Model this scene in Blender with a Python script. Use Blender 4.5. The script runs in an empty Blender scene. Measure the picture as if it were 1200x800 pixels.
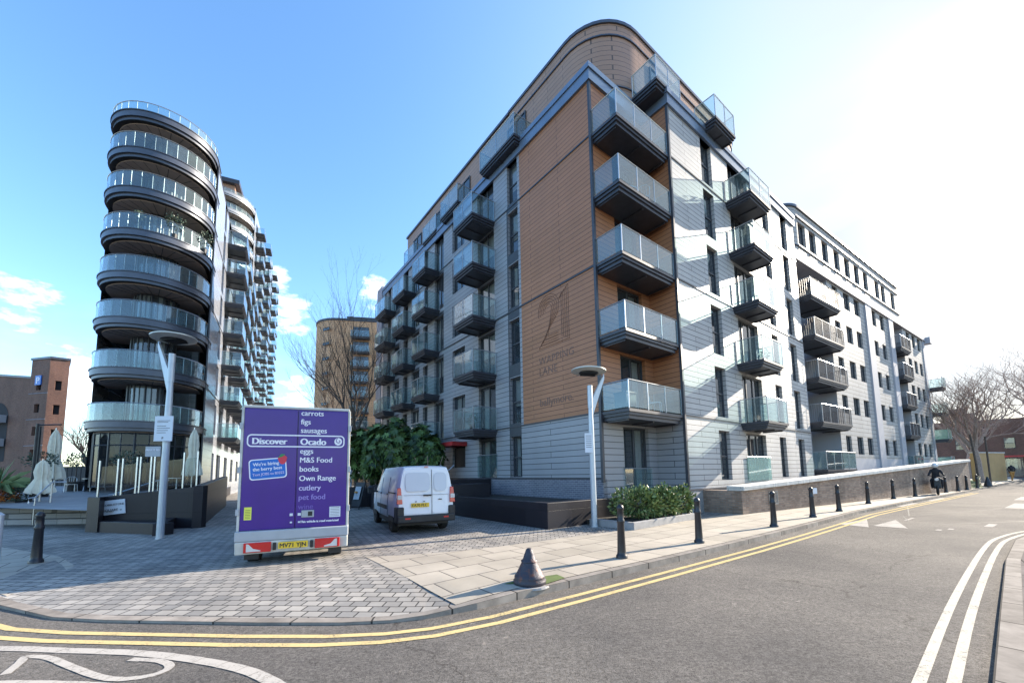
import bpy, bmesh, math, random
from mathutils import Vector, Matrix
R = math.radians
random.seed(7)
sc = bpy.context.scene
COL = sc.collection

# ------------------------------------------------------------------ camera
EYE = 1.65
cam_d = bpy.data.cameras.new('camera'); cam = bpy.data.objects.new('camera', cam_d); COL.objects.link(cam)
sc.camera = cam
P, RO = R(5.5), R(-0.9)
def cam_axis(d):
    c, s = math.cos(RO), math.sin(RO); d = (c*d[0]-s*d[2], d[1], s*d[0]+c*d[2])
    c, s = math.cos(P), math.sin(P); return Vector((d[0], c*d[1]-s*d[2], s*d[1]+c*d[2]))
rt, fw, up = cam_axis((1, 0, 0)), cam_axis((0, 1, 0)), cam_axis((0, 0, 1))
m = Matrix.Identity(4)
for i in range(3):
    m[i][0], m[i][1], m[i][2] = rt[i], up[i], -fw[i]
m[2][3] = EYE
cam.matrix_world = m
cam_d.sensor_width = 36; cam_d.lens = 464/1200*36; cam_d.shift_y = 110/1200
cam_d.clip_start = 0.05; cam_d.clip_end = 3000

# ------------------------------------------------------------------ sky and sun
SUN_AZ, SUN_EL = R(63), R(23)
sun_dir = Vector((math.sin(SUN_AZ)*math.cos(SUN_EL), math.cos(SUN_AZ)*math.cos(SUN_EL), math.sin(SUN_EL)))
CLOUDS = [(-29.6, 20.2, 3.4), (-31.2, 23.7, 1.9), (-19.1, 24.1, 3.4), (-16.0, 26.0, 1.9), (-48.2, 7.3, 5.6), (-48.5, 10.1, 3.7), (-52.3, 16.3, 3.1), (-28.6, 10.1, 3.7), (-12.3, 26.3, 2.5)]
w = bpy.data.worlds.new('World'); sc.world = w; w.use_nodes = True
nt = w.node_tree; N, L = nt.nodes, nt.links
bg = N['Background']; bg.inputs[1].default_value = 0.15
sky = N.new('ShaderNodeTexSky'); sky.sky_type = 'NISHITA'; sky.sun_disc = False
sky.sun_elevation = SUN_EL; sky.sun_rotation = SUN_AZ
sky.altitude = 0; sky.air_density = 1.0; sky.dust_density = .75; sky.ozone_density = 2.2
tc = N.new('ShaderNodeTexCoord')
mp = N.new('ShaderNodeMapping'); mp.inputs['Scale'].default_value = (1.0, 1.0, 2.6)
L.new(tc.outputs['Generated'], mp.inputs[0])
nz = N.new('ShaderNodeTexNoise'); nz.inputs['Scale'].default_value = 3.6; nz.inputs['Detail'].default_value = 8; nz.inputs['Roughness'].default_value = .55
L.new(mp.outputs[0], nz.inputs['Vector'])
sep = N.new('ShaderNodeSeparateXYZ'); L.new(tc.outputs['Generated'], sep.inputs[0])
def mth(op, a, b=None, clamp=False, tree=nt):
    n = tree.nodes.new('ShaderNodeMath'); n.operation = op; n.use_clamp = clamp
    for i, v in enumerate((a, b)):
        if v is None: continue
        if isinstance(v, (int, float)): n.inputs[i].default_value = v
        else: tree.links.new(v, n.inputs[i])
    return n.outputs[0]
# a few low cumulus, each round a direction of its own, ragged by noise
def blob(az, el, rad):
    v = Vector((math.sin(R(az))*math.cos(R(el)), math.cos(R(az))*math.cos(R(el)), math.sin(R(el))))
    n = N.new('ShaderNodeVectorMath'); n.operation = 'DOT_PRODUCT'; L.new(nrmv, n.inputs[0]); n.inputs[1].default_value = v
    c = math.cos(R(rad)); return mth('MAXIMUM', mth('MULTIPLY', mth('SUBTRACT', n.outputs['Value'], c), 1/(1-c)), 0.0)
nn = N.new('ShaderNodeVectorMath'); nn.operation = 'NORMALIZE'; L.new(tc.outputs['Generated'], nn.inputs[0]); nrmv = nn.outputs[0]
acc = None
for az_, el_, rd_ in CLOUDS:
    q = blob(az_, el_, rd_); acc = q if acc is None else mth('MAXIMUM', acc, q)
nzc = noise_w = N.new('ShaderNodeTexNoise'); nzc.inputs['Scale'].default_value = 11; nzc.inputs['Detail'].default_value = 10; nzc.inputs['Roughness'].default_value = .62; L.new(mp.outputs[0], nzc.inputs['Vector'])
cl = mth('MULTIPLY', mth('SUBTRACT', mth('ADD', mth('MULTIPLY', acc, .75), mth('MULTIPLY', nzc.outputs[0], 3.0)), 1.95), 1.5, True)
cl = mth('MULTIPLY', cl, mth('MULTIPLY', acc, 6.0, True))
wisp = N.new('ShaderNodeValToRGB'); wisp.color_ramp.elements[0].position = .5; wisp.color_ramp.elements[1].position = .8; L.new(nz.outputs[0], wisp.inputs[0])
cl = mth('MAXIMUM', cl, mth('MULTIPLY', mth('MULTIPLY', wisp.outputs[0], .5), mth('MULTIPLY_ADD', sep.outputs[2], -3.0, True)))
cl.node.inputs[1].links[0].from_node.inputs[1].links[0].from_node.inputs[2].default_value = 1.0
# thin veil of cirrus lit from behind around the sun
dot = N.new('ShaderNodeVectorMath'); dot.operation = 'DOT_PRODUCT'; L.new(tc.outputs['Generated'], dot.inputs[0]); dot.inputs[1].default_value = sun_dir
veil = mth('POWER', mth('MAXIMUM', dot.outputs['Value'], 0.0), 5.0)
core = mth('MULTIPLY', mth('POWER', mth('MAXIMUM', dot.outputs['Value'], 0.0), 55.0), 1.2, True)
nz2 = N.new('ShaderNodeTexNoise'); nz2.inputs['Scale'].default_value = 1.7; nz2.inputs['Detail'].default_value = 6
L.new(mp.outputs[0], nz2.inputs['Vector'])
veil = mth('MULTIPLY', veil, mth('MULTIPLY_ADD', nz2.outputs[0], 1.4, False), True)
veil.node.inputs[1].links[0].from_node.inputs[2].default_value = .55
mx = N.new('ShaderNodeMix'); mx.data_type = 'RGBA'; hs = N.new('ShaderNodeHueSaturation'); hs.inputs['Saturation'].default_value = 1.16; hs.inputs['Value'].default_value = 1.22; L.new(sky.outputs[0], hs.inputs['Color']); L.new(cl, mx.inputs[0]); L.new(hs.outputs[0], mx.inputs[6]); mx.inputs[7].default_value = (5.5, 5.6, 5.8, 1)
mx2 = N.new('ShaderNodeMix'); mx2.data_type = 'RGBA'; L.new(veil, mx2.inputs[0]); L.new(mx.outputs[2], mx2.inputs[6]); mx2.inputs[7].default_value = (2.05, 2.25, 2.5, 1)
mx3 = N.new('ShaderNodeMix'); mx3.data_type = 'RGBA'; L.new(core, mx3.inputs[0]); L.new(mx2.outputs[2], mx3.inputs[6]); mx3.inputs[7].default_value = (8, 7.8, 7.6, 1)
L.new(mx3.outputs[2], bg.inputs[0])
sl = bpy.data.lights.new('sun', 'SUN'); sl.energy = 5.0; sl.angle = R(.5); sl.color = (1, .89, .74)
so = bpy.data.objects.new('sun', sl); COL.objects.link(so)
so.rotation_euler = (-sun_dir).to_track_quat('-Z', 'Y').to_euler(); so.location = (60, 40, 60)
sc.view_settings.view_transform = 'Standard'; sc.view_settings.look = 'None'; sc.view_settings.gamma = 1
sc.view_settings.exposure = 1.4; sc.view_settings.use_curve_mapping = False
sc.cycles.max_bounces = 6; sc.cycles.diffuse_bounces = 3; sc.cycles.glossy_bounces = 3
sc.cycles.transparent_max_bounces = 16; sc.cycles.transmission_bounces = 4
sc.cycles.sample_clamp_indirect = 6; sc.cycles.caustics_reflective = False; sc.cycles.caustics_refractive = False
sc.cycles.use_denoising = True

# ------------------------------------------------------------------ materials
def newmat(name):
    mt = bpy.data.materials.new(name); mt.use_nodes = True
    return mt, mt.node_tree, mt.node_tree.nodes['Principled BSDF']
def c4(c): return (c[0], c[1], c[2], 1)
def coords(t, kind='Object', scale=(1, 1, 1), rot=(0, 0, 0)):
    a = t.nodes.new('ShaderNodeTexCoord'); b = t.nodes.new('ShaderNodeMapping')
    b.inputs['Scale'].default_value = scale; b.inputs['Rotation'].default_value = rot
    t.links.new(a.outputs[kind], b.inputs[0]); return b.outputs[0]
def noise(t, vec, scale, detail=4, rough=.55):
    n = t.nodes.new('ShaderNodeTexNoise'); n.inputs['Scale'].default_value = scale
    n.inputs['Detail'].default_value = detail; n.inputs['Roughness'].default_value = rough
    if vec is not None: t.links.new(vec, n.inputs['Vector'])
    return n.outputs[0]
def ramp2(t, fac, c0, c1, p0=.3, p1=.7):
    r = t.nodes.new('ShaderNodeValToRGB'); e = r.color_ramp.elements
    e[0].position, e[1].position = p0, p1; e[0].color, e[1].color = c4(c0), c4(c1)
    t.links.new(fac, r.inputs[0]); return r.outputs[0]
def bump(t, h, b, strength=.3, dist=.02):
    n = t.nodes.new('ShaderNodeBump'); n.inputs['Strength'].default_value = strength; n.inputs['Distance'].default_value = dist
    t.links.new(h, n.inputs['Height']); t.links.new(n.outputs[0], b.inputs['Normal'])
def plain(name, col, rough=.5, metal=0, var=.12, scale=6, spec=.5, coat=0):
    mt, t, b = newmat(name)
    f = noise(t, coords(t), scale)
    t.links.new(ramp2(t, f, [x*(1-var) for x in col], [min(1, x*(1+var)) for x in col]), b.inputs['Base Color'])
    b.inputs['Roughness'].default_value = rough; b.inputs['Metallic'].default_value = metal
    b.inputs['Specular IOR Level'].default_value = spec; b.inputs['Coat Weight'].default_value = coat
    return mt
def bricky(name, c1, c2, mortar, bw, rh, ms, kind='wall', rough=.7, off=.5, bmp=.4, rot=0, spec=.5, dirt=.25, metal=0, dscale=.6):
    """brick texture; kind wall: horizontal run = x+y in object space, height = z; kind floor: x,y"""
    mt, t, b = newmat(name)
    a = t.nodes.new('ShaderNodeTexCoord'); src = a.outputs['Object']
    if kind == 'wall':
        s = t.nodes.new('ShaderNodeSeparateXYZ'); t.links.new(src, s.inputs[0])
        cmb = t.nodes.new('ShaderNodeCombineXYZ'); t.links.new(mth('ADD', s.outputs[0], s.outputs[1], tree=t), cmb.inputs[0]); t.links.new(s.outputs[2], cmb.inputs[1])
        v = cmb.outputs[0]
    elif kind == 'uv': v = a.outputs['UV']
    else:
        mp_ = t.nodes.new('ShaderNodeMapping'); mp_.inputs['Rotation'].default_value = (0, 0, rot); t.links.new(src, mp_.inputs[0]); v = mp_.outputs[0]
    br = t.nodes.new('ShaderNodeTexBrick'); t.links.new(v, br.inputs['Vector'])
    br.offset = off; br.inputs['Color1'].default_value = c4(c1); br.inputs['Color2'].default_value = c4(c2); br.inputs['Mortar'].default_value = c4(mortar)
    br.inputs['Scale'].default_value = 1; br.inputs['Brick Width'].default_value = bw; br.inputs['Row Height'].default_value = rh
    br.inputs['Mortar Size'].default_value = ms; br.inputs['Mortar Smooth'].default_value = .1; br.inputs['Bias'].default_value = 0
    n1 = noise(t, coords(t, scale=(1, 1, .28)) if kind == 'wall' else src, dscale, 6, .65)
    mxx = t.nodes.new('ShaderNodeMix'); mxx.data_type = 'RGBA'; mxx.blend_type = 'MULTIPLY'; mxx.inputs[0].default_value = 1
    t.links.new(br.outputs['Color'], mxx.inputs[6]); t.links.new(ramp2(t, n1, [1-dirt]*3, [1+dirt*.4]*3, .3, .7), mxx.inputs[7])
    t.links.new(mxx.outputs[2], b.inputs['Base Color'])
    b.inputs['Roughness'].default_value = rough; b.inputs['Specular IOR Level'].default_value = spec; b.inputs['Metallic'].default_value = metal
    h = mth('MULTIPLY_ADD', br.outputs['Fac'], -1.0, tree=t); h.node.inputs[2].default_value = 1.0
    bump(t, h, b, bmp, .015)
    return mt
M = {}
# ground
def asphalt():
    mt, t, b = newmat('asphalt')
    v = coords(t)
    f1 = noise(t, v, 95, 4, .75); f2 = noise(t, v, .45, 5, .6); f3 = noise(t, v, 9, 4, .6)
    base = ramp2(t, mth('ADD', mth('MULTIPLY', f1, .55, tree=t), mth('MULTIPLY', noise(t, v, 28, 5, .8), .45, tree=t), tree=t), (.028, .026, .025), (.25, .23, .208), .38, .62)
    patch = ramp2(t, f2, (.72, .72, .74), (1.3, 1.27, 1.22), .3, .7)
    mm = t.nodes.new('ShaderNodeMix'); mm.data_type = 'RGBA'; mm.blend_type = 'MULTIPLY'; mm.inputs[0].default_value = 1
    t.links.new(base, mm.inputs[6]); t.links.new(patch, mm.inputs[7])
    vor = t.nodes.new('ShaderNodeTexVoronoi'); vor.feature = 'DISTANCE_TO_EDGE'; vor.inputs['Scale'].default_value = .22
    wv = t.nodes.new('ShaderNodeVectorMath'); wv.operation = 'ADD'; t.links.new(v, wv.inputs[0])
    nv = t.nodes.new('ShaderNodeTexNoise'); nv.inputs['Scale'].default_value = 1.3; nv.inputs['Detail'].default_value = 6; t.links.new(v, nv.inputs['Vector'])
    sc_ = t.nodes.new('ShaderNodeVectorMath'); sc_.operation = 'SCALE'; sc_.inputs['Scale'].default_value = 1.1; t.links.new(nv.outputs['Color'], sc_.inputs[0]); t.links.new(sc_.outputs[0], wv.inputs[1]); t.links.new(wv.outputs[0], vor.inputs['Vector'])
    crack = ramp2(t, vor.outputs['Distance'], (.62, .61, .60), (1, 1, 1), .0006, .003)
    sp_ = ramp2(t, noise(t, v, 7.5, 2, .5), (1, 1, 1), (1.55, 1.5, 1.45), .70, .74)
    for extra in (crack, sp_):
        m0 = t.nodes.new('ShaderNodeMix'); m0.data_type = 'RGBA'; m0.blend_type = 'MULTIPLY'; m0.inputs[0].default_value = 1; t.links.new(mm.outputs[2], m0.inputs[6]); t.links.new(extra, m0.inputs[7]); mm = m0
    m2 = t.nodes.new('ShaderNodeMix'); m2.data_type = 'RGBA'; m2.blend_type = 'MULTIPLY'; m2.inputs[0].default_value = 1
    t.links.new(mm.outputs[2], m2.inputs[6]); t.links.new(ramp2(t, f3, (.8, .8, .8), (1.1, 1.1, 1.1)), m2.inputs[7])
    t.links.new(m2.outputs[2], b.inputs['Base Color'])
    b.inputs['Roughness'].default_value = .92; b.inputs['Specular IOR Level'].default_value = .12
    bump(t, f1, b, .5, .012)
    return mt
M['asphalt'] = asphalt()
M['setts'] = bricky('block_paving', (.25, .235, .215), (.42, .38, .33), (.06, .055, .05), .21, .165, .010, 'floor', .78, rot=R(4), bmp=.5, dirt=.42, spec=.3)
M['slabs'] = bricky('paving_slabs', (.38, .33, .26), (.46, .40, .32), (.10, .09, .08), .75, .6, .012, 'floor', .75, rot=R(-37.1), off=.5, dirt=.3, bmp=.3)
M['rslabs'] = bricky('worn_paving_slabs', (.19, .165, .15), (.24, .205, .185), (.08, .07, .065), .9, .6, .012, 'floor', .95, rot=R(-45), dirt=.35, spec=.02)
M['kerb'] = bricky('kerb_stone', (.25, .22, .19), (.34, .30, .26), (.06, .055, .05), .915, 2, .012, 'uv', .9, off=0, dirt=.4, dscale=3, spec=.06)
M['terrace'] = bricky('terrace_paving', (.24, .24, .25), (.30, .29, .29), (.09, .09, .09), .9, .45, .01, 'floor', .6, rot=R(5), dirt=.25)
M['ground'] = plain('ground', (.14, .13, .11), .9, var=.3, scale=.05)
def paint(name, col):
    mt, t, b = newmat(name)
    v = coords(t); f = noise(t, v, 45, 6, .85); f2 = noise(t, v, 4, 5, .7)
    k = mth('ADD', f, mth('MULTIPLY', f2, .5, tree=t), tree=t)
    t.links.new(ramp2(t, k, (.12, .11, .10), col, .56, .72), b.inputs['Base Color'])
    b.inputs['Roughness'].default_value = .95; b.inputs['Specular IOR Level'].default_value = .04; return mt
M['yellow'] = paint('worn_yellow_paint', (.60, .46, .22)); M['whitep'] = paint('worn_white_paint', (.46, .42, .37))
M['creamp'] = paint('worn_cream_paint', (.58, .53, .43))
# facade
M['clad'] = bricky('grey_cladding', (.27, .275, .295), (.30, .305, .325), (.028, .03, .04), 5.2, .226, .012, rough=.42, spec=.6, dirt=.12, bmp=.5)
M['cladsun'] = bricky('sunlit_grey_cladding', (.41, .40, .395), (.46, .45, .435), (.11, .11, .115), 2.2, .212, .015, rough=.58, spec=.5, dirt=.16, bmp=.4, metal=.08)  # same cladding as clad; its sunlit paleness is put into the colour
M['orange'] = bricky('terracotta_cladding', (.37, .168, .085), (.42, .19, .10), (.09, .045, .035), 3.6, .187, .010, rough=.45, spec=.3, dirt=.12, bmp=.45)
M['brown'] = bricky('taupe_cladding', (.34, .21, .15), (.38, .235, .17), (.12, .085, .07), 2.0, .22, .011, rough=.5, spec=.35, dirt=.1, bmp=.3)
M['blueband'] = plain('blue_grey_metal', (.16, .21, .29), .35, .35, .08, 2)
M['dark'] = plain('dark_metal', (.04, .043, .055), .42, 0, .2, 5)
M['darker'] = plain('dark_soffit', (.03, .028, .03), .7, 0, .3, 3)
M['frame'] = plain('window_frame_grey', (.04, .045, .055), .45, 0, .1, 5)
M['steel'] = plain('brushed_steel', (.55, .56, .57), .32, .9, .08, 20)
M['rail'] = plain('handrail_metal', (.42, .45, .48), .35, .7, .08, 20)
M['greybrick'] = bricky('grey_brick', (.14, .14, .17), (.20, .195, .22), (.30, .30, .32), .22, .075, .010, rough=.8, dirt=.2)
M['darkstone'] = bricky('dark_granite', (.020, .018, .023), (.027, .024, .03), (.01, .01, .011), 1.2, .6, .006, rough=.42, spec=.35, dirt=.25)
M['plinth'] = plain('concrete_plinth', (.30, .29, .285), .8, 0, .15, 5)
M['stone'] = bricky('pale_coping_stone', (.62, .59, .54), (.68, .65, .6), (.25, .24, .22), .9, 1, .008, rough=.75, dirt=.25, dscale=2)
M['yellowbrick'] = bricky('stock_brick', (.26, .165, .115), (.42, .29, .21), (.26, .22, .18), .22, .075, .010, rough=.85, dirt=.4, dscale=1.4)
M['redbrick'] = bricky('red_brick', (.13, .055, .038), (.21, .095, .062), (.22, .17, .14), .22, .075, .010, rough=.85, dirt=.35)
M['tanclad'] = bricky('tan_cladding', (.58, .32, .16), (.64, .36, .19), (.16, .09, .05), 1.5, .33, .02, rough=.5, dirt=.12)  # colour lightened in place of sunlight, as the block stands in shade
M['render'] = plain('white_render', (.38, .38, .41), .7, 0, .06, .8)
M['whiteclad'] = bricky('white_board_cladding', (.40, .385, .37), (.45, .43, .41), (.15, .14, .13), 2.4, .3, .018, rough=.65, spec=.3, dirt=.15)
M['lilac'] = plain('lilac_render', (.36, .36, .42), .7, 0, .06, 1)
M['silver'] = bricky('silver_metal_cladding', (.50, .52, .58), (.54, .56, .62), (.2, .21, .24), 1.6, .5, .012, rough=.25, spec=.9, metal=.55, dirt=.06, bmp=.2)
M['rim'] = plain('grey_rim_metal', (.085, .095, .12), .38, .3, .1, 3)
M['soffit'] = plain('warm_soffit', (.46, .37, .32), .7, 0, .08, 2)
M['red'] = plain('red_canopy', (.40, .03, .03), .5)
M['sage'] = plain('lamp_pole_paint', (.46, .50, .54), .38, .3, .06, 5)
M['disc'] = plain('lamp_disc_paint', (.50, .50, .45), .4, .3, .1, 5)
M['white'] = plain('white_paint', (.78, .78, .80), .28, 0, .03, 2, coat=.5)
M['vanwhite'] = plain('van_paint', (.80, .81, .83), .38, 0, .05, 1, coat=.25)
M['blank'] = plain('painted_window_blank', (.60, .62, .65), .3, 0, .04, 1)
M['purple'] = plain('purple_vinyl', (.048, .007, .21), .33, 0, .08, 2, coat=.2)
M['offwhite'] = plain('off_white_plastic', (.50, .50, .47), .5, 0, .22, 3)
M['lightgrey'] = plain('grey_plastic', (.36, .38, .41), .5, 0, .08, 4)
M['black'] = plain('black_plastic', (.015, .015, .017), .5, 0, .3, 8)
M['tyre'] = plain('tyre_rubber', (.018, .018, .018), .85, 0, .3, 10)
M['redlamp'] = plain('red_lens', (.55, .012, .015), .15, 0, .1, 6, coat=.6)
M['clearlamp'] = plain('clear_lens', (.6, .58, .56), .15, 0, .1, 6, coat=.6)
M['numyellow'] = plain('plate_yellow', (.80, .52, .03), .4, 0, .03, 3)
M['txtwhite'] = plain('vinyl_white', (.80, .80, .86), .5, 0, .02, 2)
M['txtl1'] = plain('vinyl_pale_lilac', (.55, .50, .76), .5, 0, .02, 2)
M['txtl2'] = plain('vinyl_lilac', (.28, .21, .56), .5, 0, .02, 2)
M['txtl3'] = plain('vinyl_mid_purple', (.14, .08, .38), .5, 0, .02, 2)
M['txtdark'] = plain('lettering_dark', (.02, .02, .03), .5, 0, .02, 2)
M['blue'] = plain('vinyl_blue', (.01, .13, .50), .4, 0, .1, 4); M['lime'] = plain('sticker_yellow', (.72, .74, .10), .5, 0, .05, 4)
M['strawberry'] = plain('vinyl_red', (.62, .04, .07), .5, 0, .08, 4); M['leafgreen'] = plain('vinyl_green', (.03, .25, .08), .5)
M['signwhite'] = plain('sign_white', (.62, .66, .72), .5, 0, .03, 4)
M['cream'] = plain('cream_canvas', (.74, .70, .58), .85, 0, .1, 6)
M['iron'] = plain('bollard_black', (.018, .018, .022), .38, 0, .3, 9)
M['bark'] = plain('bark', (.10, .075, .06), .9, 0, .3, 8); M['barkr'] = plain('bark_warm', (.32, .235, .19), .9, 0, .3, 8)
M['soil'] = plain('soil', (.035, .028, .022), .95, 0, .4, 12)
M['grass'] = plain('grass_green', (.10, .14, .035), .9, 0, .35, 4)
M['wood'] = plain('weathered_wood', (.30, .26, .16), .8, 0, .2, 6)
M['hi'] = plain('interior_dark', (.03, .03, .034), .9)
M['curtain'] = plain('curtain_cloth', (.62, .60, .55), .9, 0, .12, 7)
M['skin'] = plain('skin', (.45, .28, .2), .6); M['cloth'] = plain('dark_clothing', (.02, .02, .025), .85); M['helmet'] = plain('white_helmet', (.7, .7, .7), .3)
M['amber'] = plain('amber_cloth', (.45, .22, .06), .8)
M['hatch'] = plain('vent_metal', (.38, .36, .34), .5, .5, .15, 14)
def rusty():
    mt, t, b = newmat('rusty_iron')
    v = coords(t); f = noise(t, v, 8, 7, .7)
    s = t.nodes.new('ShaderNodeSeparateXYZ'); t.links.new(v, s.inputs[0])
    k = mth('SUBTRACT', mth('MULTIPLY', f, 1.0, tree=t), mth('MULTIPLY', mth('ABSOLUTE', mth('SUBTRACT', s.outputs[2], .26, tree=t), tree=t), .45, tree=t), tree=t)
    t.links.new(ramp2(t, k, (.045, .042, .055), (.20, .065, .03), .50, .66), b.inputs['Base Color'])
    b.inputs['Roughness'].default_value = .5; b.inputs['Metallic'].default_value = .35; bump(t, f, b, .6, .02); return mt
M['rust'] = rusty()
def leafmat(name, c0, c1, c2=None):
    mt, t, b = newmat(name)
    g = t.nodes.new('ShaderNodeNewGeometry'); v = coords(t)
    f = noise(t, v, 2.2, 3)
    k = mth('MULTIPLY_ADD', g.outputs['Random Per Island'], .6, tree=t); k.node.inputs[2].default_value = 0
    k = mth('ADD', k, mth('MULTIPLY', f, .5, tree=t), tree=t)
    t.links.new(ramp2(t, k, c0, c1, .3, .8), b.inputs['Base Color']); b.inputs['Roughness'].default_value = .45
    b.inputs['Specular IOR Level'].default_value = .4
    return mt
M['leaf'] = leafmat('fatsia_leaf', (.014, .036, .014), (.13, .21, .06)); M['leaf2'] = leafmat('laurel_leaf', (.035, .065, .015), (.24, .30, .11))
M['leaf3'] = leafmat('palm_leaf', (.05, .10, .03), (.26, .34, .16)); M['leafo'] = leafmat('orange_leaf', (.25, .06, .01), (.5, .18, .04))
M['leafb'] = leafmat('olive_leaf', (.03, .05, .035), (.09, .13, .09))
def glassmat(name, tint, fres=.55, base=.06, diff=(.5, .6, .6), dmix=.08, transp=None):
    mt = bpy.data.materials.new(name); mt.use_nodes = True; t = mt.node_tree
    for n in list(t.nodes):
        if n.type != 'OUTPUT_MATERIAL': t.nodes.remove(n)
    out = [n for n in t.nodes if n.type == 'OUTPUT_MATERIAL'][0]
    tr = t.nodes.new('ShaderNodeBsdfTransparent'); tr.inputs[0].default_value = c4(tint)
    gl = t.nodes.new('ShaderNodeBsdfGlossy'); gl.inputs['Roughness'].default_value = .03; gl.inputs[0].default_value = (.95, .97, 1, 1)
    df = t.nodes.new('ShaderNodeBsdfDiffuse'); df.inputs[0].default_value = c4(diff)
    lw = t.nodes.new('ShaderNodeLayerWeight'); lw.inputs[0].default_value = .5
    f = mth('MULTIPLY_ADD', mth('POWER', lw.outputs['Facing'], 3.5, tree=t), .75+fres*.5, True, tree=t); f.node.inputs[2].default_value = base
    m1 = t.nodes.new('ShaderNodeMixShader'); m1.inputs[0].default_value = dmix; t.links.new(tr.outputs[0], m1.inputs[1]); t.links.new(df.outputs[0], m1.inputs[2])
    m2 = t.nodes.new('ShaderNodeMixShader'); t.links.new(f, m2.inputs[0]); t.links.new(m1.outputs[0], m2.inputs[1]); t.links.new(gl.outputs[0], m2.inputs[2])
    t.links.new(m2.outputs[0], out.inputs[0]); return mt
M['glass'] = glassmat('balustrade_glass', (.80, .89, .89), -.1, .06, (.6, .74, .78), .045)
M['frost'] = glassmat('frosted_balustrade_glass', (.72, .9, .87), -.4, .05, (.48, .66, .63), .38)
M['pane'] = glassmat('window_glass', (.66, .72, .74), -.5, .08, (.1, .12, .14), .25)
M['shop'] = glassmat('shop_glass', (.5, .55, .6), -.9, .03, (.05, .06, .07), .2)
M['clear'] = glassmat('clear_glass', (.72, .78, .80), -.9, .02, (.3, .35, .4), .02)
M['carglass'] = glassmat('vehicle_glass', (.10, .12, .13), .8, .08, (.02, .02, .03), .5)

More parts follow.
